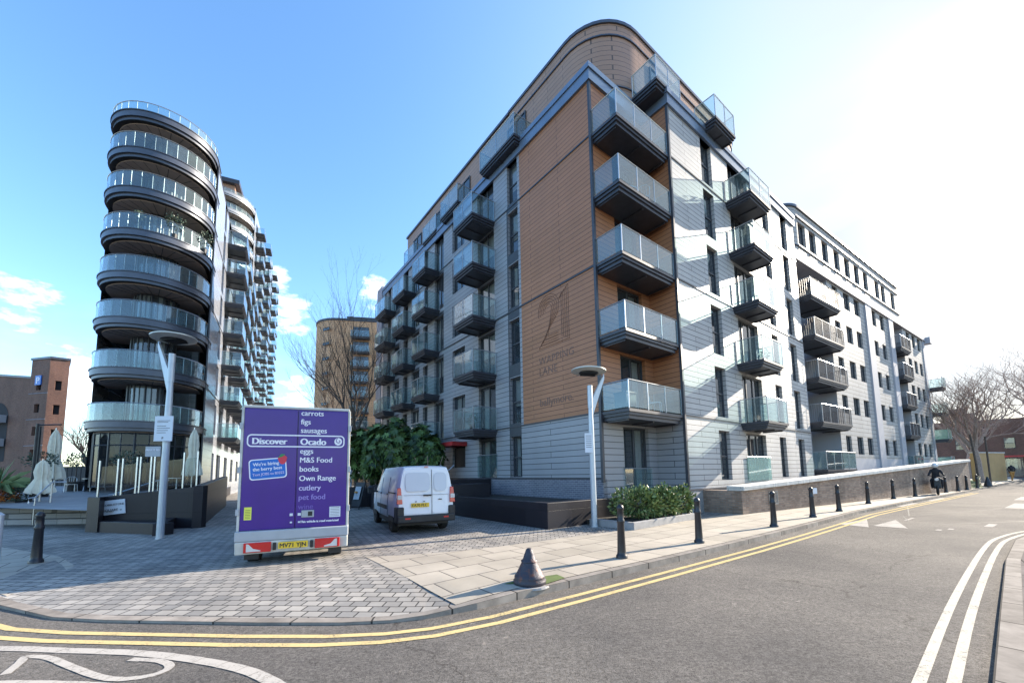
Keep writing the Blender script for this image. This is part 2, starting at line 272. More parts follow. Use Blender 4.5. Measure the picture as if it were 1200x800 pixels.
# ------------------------------------------------------------------ mesh helpers
class MB:
    def __init__(s): s.v, s.f, s.mi, s.uv = [], [], [], {}
    def quad(s, a, b, c, d, mi=0):
        n = len(s.v); s.v += [tuple(a), tuple(b), tuple(c), tuple(d)]; s.f.append((n, n+1, n+2, n+3)); s.mi.append(mi)
    def poly(s, pts, mi=0):
        n = len(s.v); s.v += [tuple(p) for p in pts]; s.f.append(tuple(range(n, n+len(pts)))); s.mi.append(mi)
    def box(s, x0, x1, y0, y1, z0, z1, mi=0):
        n = len(s.v); s.v += [(x, y, z) for z in (z0, z1) for x, y in ((x0, y0), (x1, y0), (x1, y1), (x0, y1))]
        for f in ((0, 3, 2, 1), (4, 5, 6, 7), (0, 1, 5, 4), (1, 2, 6, 5), (2, 3, 7, 6), (3, 0, 4, 7)): s.f.append(tuple(n+i for i in f)); s.mi.append(mi)
    def hexa(s, p, mi=0):   # 8 points, bottom 4 ccw then top 4
        n = len(s.v); s.v += [tuple(q) for q in p]
        for f in ((0, 3, 2, 1), (4, 5, 6, 7), (0, 1, 5, 4), (1, 2, 6, 5), (2, 3, 7, 6), (3, 0, 4, 7)): s.f.append(tuple(n+i for i in f)); s.mi.append(mi)
    def prism(s, pts, z0, z1, mi=0, cap=True):
        n, k = len(s.v), len(pts); s.v += [(p[0], p[1], z0) for p in pts]+[(p[0], p[1], z1) for p in pts]
        for i in range(k): s.f.append((n+i, n+(i+1) % k, n+k+(i+1) % k, n+k+i)); s.mi.append(mi)
        if cap: s.f += [tuple(n+k-1-i for i in range(k)), tuple(n+k+i for i in range(k))]; s.mi += [mi, mi]
    def tube(s, pts, rad, n=6, mi=0, cap=True):
        pts = [Vector(p) for p in pts]; rad = rad if isinstance(rad, (list, tuple)) else [rad]*len(pts)
        base = len(s.v)
        for i, p in enumerate(pts):
            d = (pts[min(i+1, len(pts)-1)]-pts[max(i-1, 0)]).normalized()
            a = Vector((0, 0, 1)) if abs(d.z) < .9 else Vector((1, 0, 0)); x = d.cross(a).normalized(); y = d.cross(x)
            for k in range(n):
                an = 2*math.pi*k/n; s.v.append(tuple(p+(x*math.cos(an)+y*math.sin(an))*rad[i]))
        for i in range(len(pts)-1):
            for k in range(n):
                a, b = base+i*n+k, base+i*n+(k+1) % n; s.f.append((a, b, b+n, a+n)); s.mi.append(mi)
        if cap: s.f += [tuple(base+n-1-k for k in range(n)), tuple(base+(len(pts)-1)*n+k for k in range(n))]; s.mi += [mi, mi]
    def lathe(s, prof, cx=0, cy=0, n=20, mi=0, z=0):
        base = len(s.v)
        for r, h in prof:
            for k in range(n):
                a = 2*math.pi*k/n; s.v.append((cx+r*math.cos(a), cy+r*math.sin(a), z+h))
        for i in range(len(prof)-1):
            for k in range(n):
                a, b = base+i*n+k, base+i*n+(k+1) % n; s.f.append((a, b, b+n, a+n)); s.mi.append(mi)
        s.f += [tuple(base+n-1-k for k in range(n)), tuple(base+(len(prof)-1)*n+k for k in range(n))]; s.mi += [mi, mi]
    def strip(s, a, b, mi=0):      # ribbon between two 3-D polylines, with uv
        u = 0
        for i in range(len(a)-1):
            A, B, C, D = (Vector(q) for q in (a[i], a[i+1], b[i+1], b[i]))
            l = (B-A).length; wd = (D-A).length
            s.quad(A, B, C, D, mi); s.uv[len(s.f)-1] = ((u, 0), (u+l, 0), (u+l, wd), (u, wd)); u += l
    def mesh(s, name, mats, smooth=False):
        me = bpy.data.meshes.new(name); me.from_pydata(s.v, [], s.f)
        for mt in (mats if isinstance(mats, (list, tuple)) else [mats]): me.materials.append(mt if not isinstance(mt, str) else M[mt])
        me.polygons.foreach_set('material_index', s.mi)
        if s.uv:
            ul = me.uv_layers.new(name='UVMap')
            for fi, uvs in s.uv.items():
                for k, li in enumerate(me.polygons[fi].loop_indices): ul.data[li].uv = uvs[k]
        bm = bmesh.new(); bm.from_mesh(me)
        bmesh.ops.remove_doubles(bm, verts=bm.verts, dist=1e-5)
        bmesh.ops.recalc_face_normals(bm, faces=bm.faces); bm.to_mesh(me); bm.free()
        if smooth:
            for p in me.polygons: p.use_smooth = True
        me.update(); return me
    def build(s, name, mats, parent=None, smooth=False, bevel=0, loc=None, angle=35):
        me = s.mesh(name, mats, smooth)
        return link(name, me, parent, loc, bevel, smooth, angle)
def link(name, me, parent=None, loc=None, bevel=0, smooth=False, angle=35, rz=None):
    o = bpy.data.objects.new(name, me); COL.objects.link(o)
    if parent is not None: o.parent = parent
    if loc is not None: o.location = loc
    if rz is not None: o.rotation_euler = (0, 0, rz)
    if smooth:
        try:
            for p in me.polygons: p.use_smooth = True
            me.set_sharp_from_angle(angle=R(angle))
        except Exception: pass
    if bevel:
        b = o.modifiers.new('bevel', 'BEVEL'); b.width = bevel; b.segments = 2; b.limit_method = 'ANGLE'; b.angle_limit = R(40)
    return o
def thing(name, label, cat, loc=(0, 0, 0), rz=0, group=None):
    o = bpy.data.objects.new(name, None); COL.objects.link(o); o.location = loc; o.rotation_euler = (0, 0, rz)
    o.empty_display_size = .2
    return tag(o, label, cat, group)
def tag(o, label, cat, group=None):
    o['label'] = label; o['category'] = cat
    if group: o['group'] = group
    return o
def struct(o, kind='structure'): o['kind'] = kind; return o
def copy_tree(o, parent=None):
    c = o.copy(); COL.objects.link(c)
    if parent is not None: c.parent = parent
    for ch in list(o.children): copy_tree(ch, c)
    return c
def text_mesh(body, size, extrude=.003, bold=0, align='LEFT', spacing=1):
    cu = bpy.data.curves.new('t', 'FONT'); cu.body = body; cu.size = size; cu.extrude = extrude
    cu.align_x = align; cu.resolution_u = 3; cu.space_character = spacing
    ob = bpy.data.objects.new('t', cu); COL.objects.link(ob)
    dg = bpy.context.evaluated_depsgraph_get(); me = bpy.data.meshes.new_from_object(ob.evaluated_get(dg))
    bpy.data.objects.remove(ob); bpy.data.curves.remove(cu)
    if bold > 0:
        bm = bmesh.new(); bm.from_mesh(me); bmesh.ops.translate(bm, verts=bm.verts, vec=(-bold, 0, 0)); m2 = me.copy(); m2.transform(Matrix.Translation((bold, 0, .0006))); bm.from_mesh(m2); bm.to_mesh(me); bm.free(); bpy.data.meshes.remove(m2)
    return me
def text(name, body, size, mat, parent, loc, rot=(R(90), 0, 0), **k):
    me = text_mesh(body, size, **k); me.materials.clear(); me.materials.append(M[mat])
    o = bpy.data.objects.new(name, me); COL.objects.link(o); o.parent = parent; o.location = loc; o.rotation_euler = rot; return o

# ------------------------------------------------------------------ ground, road, pavement
g_ = MB(); g_.quad((-900, -300, -.35), (900, -300, -.35), (900, 1500, -.35), (-900, 1500, -.35)); struct(g_.build('ground', 'ground'))
KERB = [(-40, 19), (-22, 11.6), (-12, 7.55), (-8.2, 5.98), (-6.76, 5.38), (-5.57, 4.93), (-4.8, 4.80), (-3.98, 4.73), (-2.9, 4.64), (-1.94, 4.60), (-1.4, 4.64), (-1.02, 4.74), (-.46, 5.03), (.08, 5.40), (.7, 5.82), (2.29, 6.93), (4.63, 8.6), (7.0, 10.35), (9.05, 11.9), (12.56, 14.6), (17.9, 18.2), (23.2, 21.7), (28.6, 25.3), (40, 33), (56, 43.9), (70, 56), (84, 72), (98, 96)]
def nrm(p, q): d = Vector((q[0]-p[0], q[1]-p[1])).normalized(); return Vector((-d.y, d.x))
def offset(path, d):
    out = []
    for i, p in enumerate(path):
        a, b = path[max(i-1, 0)], path[min(i+1, len(path)-1)]; n = nrm(a, b); out.append((p[0]+n.x*d, p[1]+n.y*d))
    return out
def kh(x): # kerb height: dropped across the side street entrance
    def sm(a, b, t): t = max(0, min(1, (t-a)/(b-a))); return t*t*(3-2*t)
    return .025+.075*max(sm(-1.6, .2, x), 1-sm(-8.5, -6.2, x))
r_ = MB(); r_.quad((-60, -60, 0), (170, -60, 0), (170, 150, 0), (-60, 150, 0)); struct(r_.build('road', 'asphalt'))
kin = offset(KERB, .15); k0 = offset(KERB, 0)
kb = MB()
kb.strip([(x, y, -.05) for x, y in k0], [(x, y, kh(x)) for x, y in k0]); kb.strip([(x, y, kh(x)) for x, y in k0], [(x, y, kh(x)) for x, y in kin])
struct(kb.build('kerb', 'kerb'))
ap = offset(KERB, 1.6); far = [(-400, 60), (-380, 100), (-360, 140), (-330, 180), (-300, 220), (-260, 260), (-230, 280), (-200, 300), (-170, 310), (-140, 320), (-120, 330), (-100, 340), (-70, 350), (-40, 355), (-10, 360), (20, 360), (50, 360), (80, 360), (110, 350), (140, 340), (160, 330), (180, 320), (195, 310), (205, 300), (210, 290), (215, 280), (220, 270), (230, 260)]
pv = MB(); pv.strip([(x, y, kh(x)-.002) for x, y in kin], [(x, y, .1) for x, y in ap])
pv.strip([(x, y, .1) for x, y in ap], [(x, y, .1) for x, y in far]); struct(pv.build('pavement', 'setts'))
# slab footway along the building, and the corner by the left bollard
SL_IN = offset(KERB, .152)
seg = [(i, p) for i, p in enumerate(SL_IN) if p[0] > -.7]
front = [(-.72, 5.02)]+[p for i, p in seg]
back = [(-2.85, 7.78), (-2.1, 7.92), (-1.2, 8.2), (-.5, 8.55), (.6, 9.25), (2.8, 10.7), (5.9, 12.9), (8.6, 15.2), (10.2, 16.6), (12.6, 18.0), (18.4, 21.5), (24, 25), (30.5, 29), (40, 37), (56, 50), (70, 62), (80, 80), (92, 104)]
nmin = min(len(front), len(back))
def resample(path, n):
    d = [0]
    for a, b in zip(path, path[1:]): d.append(d[-1]+math.dist(a, b))
    out = []
    for k in range(n):
        t = d[-1]*k/(n-1); i = 0
        while i < len(d)-2 and d[i+1] < t: i += 1
        f = (t-d[i])/(d[i+1]-d[i]); out.append((path[i][0]+(path[i+1][0]-path[i][0])*f, path[i][1]+(path[i+1][1]-path[i][1])*f))
    return out
def on_pv(x, y): # pavement height
    best = 1e9; bx = 0
    for (a, b) in zip(SL_IN, SL_IN[1:]):
        a_, b_ = Vector(a), Vector(b); t = max(0, min(1, (Vector((x, y))-a_).dot(b_-a_)/(b_-a_).length_squared)); q = a_+(b_-a_)*t
        d = (Vector((x, y))-q).length
        if d < best: best, bx = d, q.x
    k = max(0, min(1, best/1.45)); return kh(bx)*(1-k)+.1*k
front += []
sl = MB(); nf = front[:nmin]; nb = back[:nmin]
# pair the polylines by rows across
rows = 5; fr = nf+front[nmin:]; bk = back+[back[-1]]*(len(fr)-len(back)) if len(back) < len(fr) else back[:len(fr)]
for j in range(rows):
    a = [(p[0]+(q[0]-p[0])*j/rows, p[1]+(q[1]-p[1])*j/rows) for p, q in zip(fr, bk)]
    b = [(p[0]+(q[0]-p[0])*(j+1)/rows, p[1]+(q[1]-p[1])*(j+1)/rows) for p, q in zip(fr, bk)]
    sl.strip([(x, y, on_pv(x, y)+.006) for x, y in a], [(x, y, on_pv(x, y)+.006) for x, y in b])
struct(sl.build('footway', 'slabs'))
s2 = MB(); fr2 = [(-7.1, 5.72), (-8.2, 6.16), (-12, 7.72), (-22, 11.8)]; bk2 = [(-8.0, 7.4), (-9.3, 8.3), (-13.5, 10.2), (-23.5, 14.4)]
s2.strip([(x, y, on_pv(x, y)+.006) for x, y in fr2], [(x, y, .106) for x, y in bk2]); struct(s2.build('footway', 'slabs'))
# right hand kerb and pavement
RK = [(1.4, 1.4), (3.66, 3.2), (5.45, 4.62), (8.4, 6.95), (10.8, 8.72), (12.4, 9.6), (15, 10.1), (20, 11.0), (34, 12.8), (80, 17)]
ri = offset(RK, -.16); rf = offset(RK, -4)
kb = MB(); kb.strip([(x, y, -.05) for x, y in RK], [(x, y, .07) for x, y in RK]); kb.strip([(x, y, .07) for x, y in RK], [(x, y, .07) for x, y in ri]); struct(kb.build('kerb', 'kerb'))
pv = MB(); pv.strip([(x, y, .067) for x, y in ri], [(x, y, .07) for x, y in rf]); struct(pv.build('footway', 'rslabs'))
# road markings
def smooth_path(pts, n=8):
    out = []
    P4 = [pts[0]]+list(pts)+[pts[-1]]
    for i in range(1, len(P4)-2):
        p0, p1, p2, p3 = P4[i-1:i+3]
        for k in range(n):
            t = k/n; out.append(tuple(.5*(2*p1[j]+(p2[j]-p0[j])*t+(2*p0[j]-5*p1[j]+4*p2[j]-p3[j])*t*t+(3*p1[j]-p0[j]-3*p2[j]+p3[j])*t**3) for j in (0, 1)))
    out.append(tuple(pts[-1])); return out
def line_mark(path, wd, mat, z=.004):
    b = MB(); a = [(x, y, z+.0006*(i % 4)) for i, (x, y) in enumerate(path)]; c = [(x, y, z+.0006*(i % 4)) for i, (x, y) in enumerate(offset(path, wd))]
    for i in range(len(a)-1): b.quad((a[i][0], a[i][1], a[i][2]), (a[i+1][0], a[i+1][1], a[i][2]), (c[i+1][0], c[i+1][1], a[i][2]), (c[i][0], c[i][1], a[i][2]))
    
    return struct(b.build('road_marking', mat))
yk = [p for p in KERB if p[0] < 30]
line_mark(offset(yk[:], -.36), .085, 'yellow'); line_mark(offset(yk[:], -.57), .085, 'yellow')
ri_ = smooth_path([(1.9, 2.2), (3.15, 3.21), (5.63, 5.19), (9.25, 7.96), (11.2, 9.3), (13.3, 10.3), (16, 11.0), (20, 11.6)], 5)
line_mark(ri_, .075, 'creamp'); line_mark(offset(ri_, -.17), .075, 'creamp')
line_mark(smooth_path([(-7.2, 4.22), (-5.19, 4.17), (-4.43, 4.1), (-3.59, 4.01), (-2.88, 3.84), (-2.36, 3.66), (-2.04, 3.49), (-1.78, 3.30), (-1.62, 3.05)]), -.11, 'whitep')
line_mark(smooth_path([(-4.42, 3.56), (-4.55, 3.76), (-4.66, 3.93), (-4.4, 3.93), (-3.96, 3.74), (-3.54, 3.56), (-3.29, 3.50), (-3.10, 3.55), (-3.09, 3.66), (-3.28, 3.76), (-3.55, 3.79)]), -.07, 'whitep')
line_mark(smooth_path([(-4.6, 3.46), (-4.1, 3.47), (-3.5, 3.43), (-3.1, 3.36)]), -.09, 'whitep')
for tri in (((9.7, 12.0), (11.5, 13.1), (9.95, 11.3)), ((10.3, 11.55), (12.1, 12.75), (10.7, 10.95))):
    b = MB(); b.poly([(x, y, .004) for x, y in tri]); struct(b.build('road_marking', 'whitep'))
for (x, y, l, wd) in ((19.6, 15.4, 3.4, .5), (24.5, 19, 3.4, .5), (18.0, 13.4, 2.4, .4), (16.5, 17.0, 2.6, .2), (20.4, 19.5, 3, .2), (12.3, 12.6, 1.0, .07), (13.0, 10.95, .9, .16), (11.1, 10.5, .25, .1), (11.55, 10.62, .25, .1)):
    line_mark([(x, y), (x+l*.83, y+l*.56)], wd, 'whitep')
# tarmac repair seams
sm = plain('tar_seam', (.03, .03, .03), .5, 0, .2, 4); M['seam'] = sm
for pth in ([(12.2, 12.4), (13.2, 13.6), (16.2, 14.6), (19, 15.6)], [(10.5, 12.2), (12.5, 11.6), (14.6, 11.9), (17.5, 12.2)], [(13.5, 13.7), (17.5, 17.8)]): line_mark(pth, .035, 'seam', .0045)

# ------------------------------------------------------------------ windows, walls, balconies
def wall(b, O, U, D, u0, u1, z0, z1, holes=(), depth=.22, mi=0, mr=None):
    """facade sheet with real openings: O origin, U along, D inwards. holes: (ua,ub,za,zb)"""
    O, U, D = Vector(O), Vector(U), Vector(D); Z = Vector((0, 0, 1)); mr = mi if mr is None else mr
    us = sorted({u0, u1, *[h[i] for h in holes for i in (0, 1) if u0 < h[i] < u1]}); zs = sorted({z0, z1, *[h[i] for h in holes for i in (2, 3) if z0 < h[i] < z1]})
    pt = lambda u, z, d=0: O+U*u+Z*z+D*d
    for a, c in zip(us, us[1:]):
        for e, f in zip(zs, zs[1:]):
            mu, mz = (a+c)/2, (e+f)/2
            if any(h[0] < mu < h[1] and h[2] < mz < h[3] for h in holes): continue
            b.quad(pt(a, e), pt(c, e), pt(c, f), pt(a, f), mi)
    for h in holes:
        a, c, e, f = max(h[0], u0), min(h[1], u1), max(h[2], z0), min(h[3], z1)
        if a >= c or e >= f: continue
        for p, q in (((a, e), (c, e)), ((c, e), (c, f)), ((c, f), (a, f)), ((a, f), (a, e))): b.quad(pt(*p), pt(*q), pt(*q, depth), pt(*p, depth), mr)
_wc = {}
def window(parent, loc, rz, wd, h, kind='two', curtain=None, name='window', deep=.14):
    """local x along facade, y inwards, z up; origin at lower left outer corner of the opening"""
    if deep < .05: deep = -.07
    key = (round(wd, 2), round(h, 2), kind, deep)
    if key not in _wc:
        f = MB(); t = .055; y0, y1 = deep, deep+.07
        f.box(0, t, y0, y1, 0, h); f.box(wd-t, wd, y0, y1, 0, h); f.box(t, wd-t, y0, y1, 0, t); f.box(t, wd-t, y0, y1, h-t, h)
        if kind == 'two': f.box(t, wd-t, y0, y1, h*.47, h*.47+.06)
        if kind == 'door':
            n = 2 if wd < 1.7 else 3
            for k in range(1, n): f.box(wd*k/n-.035, wd*k/n+.035, y0, y1, t, h-t)
        if kind == 'side': f.box(wd*.55, wd*.55+.05, y0, y1, t, h-t)
        g = MB(); g.quad((t, y0+.035, t), (wd-t, y0+.035, t), (wd-t, y0+.035, h-t), (t, y0+.035, h-t))
        cu = MB(); rr = random.Random(hash(key) & 255)
        def cur(x0, x1, zl, zh):
            n = max(3, int((x1-x0)/.06))
            for i in range(n):
                xa, xb = x0+(x1-x0)*i/n, x0+(x1-x0)*(i+1)/n; ya = y1+.12+.03*(i % 2); yb = y1+.12+.03*((i+1) % 2); cu.quad((xa, ya, zl), (xb, yb, zl), (xb, yb, zh), (xa, ya, zh))
        cur(.06, wd*.32, .05, h-.05); cur(wd*.72, wd-.06, .05, h-.05)
        bl = MB(); zb = h*rr.uniform(.35, .6); bl.quad((.06, y1+.1, zb), (wd-.06, y1+.1, zb), (wd-.06, y1+.1, h-.05), (.06, y1+.1, h-.05))
        if deep < 0: f.quad((t, y0+.06, t), (wd-t, y0+.06, t), (wd-t, y0+.06, h-t), (t, y0+.06, h-t), 1)
        _wc[key] = (f.mesh('window', ['frame', 'hi']), g.mesh('pane', 'pane'), cu.mesh('curtain', 'curtain'), bl.mesh('blind', 'curtain'))
    f, g, cu, bl = _wc[key]
    o = link(name, f, parent, loc, rz=rz); link('pane', g, o)
    if deep < 0: return o
    if curtain is None: curtain = random.random()
    if curtain < .38: link('curtain', cu, o)
    elif curtain < .62: link('blind', bl, o)
    return o
_bc = {}
def balcony(parent, loc, rz, wd, dp, style='glass', h=1.05, sides=(1, 1), thick=.3):
    """local x along facade 0..wd, y outwards negative 0..-dp, z=0 at floor top"""
    key = (round(wd, 2), round(dp, 2), style, h, sides, thick)
    if key not in _bc:
        s = MB(); s.box(0, wd, -dp, -.004, -.10, 0); s.box(.05, wd-.05, -dp+.05, -.004, -.2, -.103); s.box(.11, wd-.11, -dp+.11, -.004, -thick, -.203)
        n = 3
        for i in range(n): # joists under
            x = .2+(wd-.4)*i/(n-1); s.box(x-.03, x+.03, -dp+.2, -.1, -thick-.05, -thick-.001)
        r = MB(); q = .03
        z0 = .05
        P = [((0+q, -.02), (0+q, -dp+q)), ((0+q, -dp+q), (wd-q, -dp+q)), ((wd-q, -dp+q), (wd-q, -.02))]
        g = MB()
        for i, (a, c) in enumerate(P):
            if i == 0 and not sides[0] or i == 2 and not sides[1]: continue
            L_ = math.dist(a, c); k = max(1, round(L_/1.15)); dx, dy = (c[0]-a[0])/L_, (c[1]-a[1])/L_; nx, ny = -dy, dx
            if style != 'bars':
                for j in range(k):
                    s0, s1 = L_*j/k+.02, L_*(j+1)/k-.02
                    pa = (a[0]+dx*s0, a[1]+dy*s0); pb = (a[0]+dx*s1, a[1]+dy*s1)
                    g.hexa([(pa[0]-nx*.006, pa[1]-ny*.006, z0), (pb[0]-nx*.006, pb[1]-ny*.006, z0), (pb[0]+nx*.006, pb[1]+ny*.006, z0), (pa[0]+nx*.006, pa[1]+ny*.006, z0),
                            (pa[0]-nx*.006, pa[1]-ny*.006, h-.03), (pb[0]-nx*.006, pb[1]-ny*.006, h-.03), (pb[0]+nx*.006, pb[1]+ny*.006, h-.03), (pa[0]+nx*.006, pa[1]+ny*.006, h-.03)])
            else:
                m_ = int(L_/.11)
                for j in range(m_+1):
                    px, py = a[0]+dx*L_*j/m_, a[1]+dy*L_*j/m_; g.box(px-.008, px+.008, py-.008, py+.008, .02, h-.02)
            r.tube([(a[0], a[1], h), (c[0], c[1], h)], .022, 6)
            for j in range(k+1):
                px, py = a[0]+dx*L_*j/k, a[1]+dy*L_*j/k; r.box(px-.015, px+.015, py-.015, py+.015, 0, h)
        _bc[key] = (s.mesh('balcony', 'dark'), r.mesh('handrail', 'rail'), g.mesh('glass_panel', {'glass': 'glass', 'frost': 'frost', 'bars': 'dark'}[style]))
    s, r, g = _bc[key]
    o = link('balcony', s, parent, loc, rz=rz); link('handrail', r, o); link('railing_bars' if style == 'bars' else 'glass_panel', g, o)
    return o

# ================================================================== main building
AZA, AZC = R(-37.1), R(56.6)
CX_, CY_ = 3.11, 13.67
mb = thing('apartment_building', 'large grey and terracotta apartment block on the street corner with glass balconies', 'apartment building', (CX_, CY_, 0), -AZA)
LV = [1.0, 3.72, 6.42, 9.1, 11.7, 14.2]; TOP = 16.4; BT = 17.05
rA, rB = R(90), R(0)
# --- A facade (plane x=0, faces -x, runs +y)
wins = [(4.46, 5.25, 'two', .12, 2.28)]
doors = [(6.4, 7.92), (11.8, 13.05), (15.3, 16.6), (18.9, 20.1)]
wins2 = [(9.3, 10.7), (14.0, 14.7), (17.3, 18.1), (20.8, 21.4)]
hA = []
def z_of(i, a, b): return (LV[i]+a, LV[i]+b) if i else (1.47+a-.1, 3.3)
for i in range(6):
    za, zb = z_of(i, .12, 2.25)
    hA.append((4.46, 5.25, za, zb))
    for d in doors: hA.append((d[0], d[1], z_of(i, .06, 2.3)[0], zb))
    for d in wins2: hA.append((d[0], d[1], z_of(i, .35, 2.2)[0]+(.0 if i else .3), zb))
b = MB(); D = (1, 0, 0)
TEND = 22.5
hO = [h for h in hA]
wall(b, (0, 0, 0), (0, 1, 0), D, 4.3, TEND, 1.45, TOP, hA, .24)
wall(b, (0, 0, 0), (0, 1, 0), D, .02, 4.3, 1.45, 3.70, [], .24)
b.build('grey_wall', 'clad', mb)
b = MB(); wall(b, (0, 0, 0), (0, 1, 0), D, .02, 4.3, 3.76, TOP, [], .24); b.build('terracotta_wall', 'orange', mb)
b = MB(); b.box(-.03, .2, .0, 9, 0, 1.42); b.build('brick_plinth', 'greybrick', mb)
b = MB(); b.box(-.03, .2, 9.003, TEND, 0, 1.42); b.build('rear_plinth', 'darkstone', mb)
# --- notch
b = MB(); hN = [(1.2, 2.75, LV[i]+.06 if i else .65, LV[i]+2.3) for i in range(6)]
wall(b, (0, 0, 0), (1, 0, 0), (0, 1, 0), .02, 3.3, 3.76, TOP, hN, .24)
b.quad((3.3, 0, 3.76), (3.3, -1.18, 3.76), (3.3, -1.18, TOP), (3.3, 0, TOP)); b.build('notch_wall', 'orange', mb)
b = MB(); wall(b, (0, 0, 0), (1, 0, 0), (0, 1, 0), .02, 3.3, 0, 3.70, hN[:1], .24)
b.quad((3.3, 0, 0), (3.3, -1.18, 0), (3.3, -1.18, 3.7), (3.3, 0, 3.7)); b.build('notch_base_wall', 'clad', mb)
# --- B facade (plane y=-1.2 faces -y)
TB = -1.2; BE = 17.0
bw = [(5.9, 6.85), (12.3, 13.15), (14.9, 15.85)]; bd = (8.45, 10.6)
hB = []
for i in range(6):
    a = LV[i] if i else 1.1
    for x0, x1 in bw: hB.append((x0, x1, a+.15, LV[i]+2.3))
    hB.append((bd[0], bd[1], a+.06, LV[i]+2.3))
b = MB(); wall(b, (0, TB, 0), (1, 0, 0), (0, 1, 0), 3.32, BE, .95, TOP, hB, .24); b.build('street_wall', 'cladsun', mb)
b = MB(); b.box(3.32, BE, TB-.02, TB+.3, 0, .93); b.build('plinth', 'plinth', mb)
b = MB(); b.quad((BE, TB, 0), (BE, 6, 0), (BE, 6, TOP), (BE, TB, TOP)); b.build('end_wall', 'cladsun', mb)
# trims
b = MB()
for z in (3.70, LV[3]-.03, LV[5]-.03):
    b.box(-.035, -.002, 0, TEND, z, z+.06)
    b.box(0, 3.26, -.032, -.002, z, z+.06); b.box(3.265, 3.297, -1.2, 0, z, z+.06); b.box(3.3, BE, TB-.032, TB-.002, z, z+.06)
b.box(-.05, .05, -.05, .05, 1.3, TOP); b.box(3.25, 3.35, TB-.05, TB+.05, .1, TOP)
b.box(-.04, -.003, -.01, TEND, 1.40, 1.47); b.box(3.36, BE, TB-.04, TB-.003, .90, .97)
for x in bw+[bd]: # dark surrounds between windows
    pass
b.build('trim', 'dark', mb)
for i in range(5):
    za = LV[i]+2.29; zb = LV[i+1]+.16
    b = MB(); b.box(-.01, -.002, 4.46, 5.25, za, zb); b.box(-.011, -.003, 5.25, 5.31, LV[i], LV[i+1]); b.build('window_spandrel', 'frame', mb)
    for d in doors: b = MB(); b.box(-.01, -.002, d[0], d[1], za-.02, za+.12); b.build('window_spandrel', 'frame', mb)
b = MB()
pr = [(-.10, TEND), (-.10, -.10), (3.2, -.10), (3.2, TB-.10), (BE, TB-.10), (BE, 8), (8, 8), (8, TEND)]
b.prism(pr, TOP, BT-.22); b.prism([(x+(-.05 if i in (0, 1, 2, 3) else 0), y+(-.05 if i in (1, 2, 3, 4) else 0)) for i, (x, y) in enumerate(pr)], BT-.217, BT)
b.build('parapet_band', 'blueband', mb)
b = MB(); b.box(.55, .6, .3, TEND-.1, .2, TOP-.1); b.box(.3, 3.6, .55, .6, .2, TOP-.1); b.box(3.6, BE-.1, TB+.55, TB+.6, .2, TOP-.1)
for z in LV[1:]: b.box(.26, .55, .3, TEND-.1, z-.3, z-.05); b.box(3.6, BE-.1, TB+.26, TB+.55, z-.3, z-.05)
b.build('interior', 'hi', mb)
# windows
for i in range(6):
    za, zb = z_of(i, .12, 2.25)
    window(mb, (0, 5.25, za), R(-90), .79, zb-za, 'two', .3 if i == 0 else None)
    for d in doors:
        z0 = z_of(i, .06, 2.3)[0]; window(mb, (0, d[1], z0), R(-90), d[1]-d[0], zb-z0, 'door', .2 if i == 0 else None)
    for d in wins2:
        z0 = z_of(i, .35, 2.2)[0]+(0 if i else .3)
        if d[0] == 9.3 and i == 0: continue
        window(mb, (0, d[1], z0), R(-90), d[1]-d[0], zb-z0, 'side')
    z0 = hN[i][2]; window(mb, (1.2, 0, z0), 0, 1.55, hN[i][3]-z0, 'door', .1 if i in (0, 1) else None)
    a = LV[i] if i else 1.1
    for x0, x1 in bw: window(mb, (x0, TB, a+.15), 0, x1-x0, LV[i]+2.3-a-.15, 'two', .2 if i == 0 else None)
    window(mb, (bd[0], TB, a+.06), 0, bd[1]-bd[0], LV[i]+2.3-a-.06, 'door')
# balconies
for i in range(1, 6):
    z = LV[i]
    balcony(mb, (0, 8.15, z), R(-90), 1.85, 1.35)
    balcony(mb, (0, 14.2, z), R(-90), 1.9, 1.05)
    balcony(mb, (0, 18.0, z), R(-90), 2.1, .95)
    balcony(mb, (0, 21.9, z), R(-90), 2.2, .9)
    balcony(mb, (0, 0, z), 0, 3.24, 1.19, thick=.32, h=.96)
    balcony(mb, (8.0, TB, z), 0, 2.25, 1.12)
# Juliet glass at ground floor
def juliet(loc, rz, wd, mat='glass'):
    b = MB(); b.box(0, wd, -.06, -.045, .05, 1.1); o = b.build('juliet_glass', mat, mb); o.location = loc; o.rotation_euler = (0, 0, rz)
    c = MB(); c.tube([(0, -.052, 1.12), (wd, -.052, 1.12)], .02, 6); c.build('handrail', 'rail', o)
juliet((-.0, 8.0, 1.45), R(-90), 1.7); juliet((1.15, -.0, .65), 0, 1.65); juliet((8.3, TB, 1.12), 0, 2.5, 'frost')
# entrance
b = MB(); b.box(-.9, -.01, 9.1, 10.9, 3.15, 3.36); b.build('entrance_canopy', 'red', mb)
b = MB(); b.box(.10, .14, 9.35, 10.65, 1.47, 3.1); b.build('entrance_door', 'black', mb)
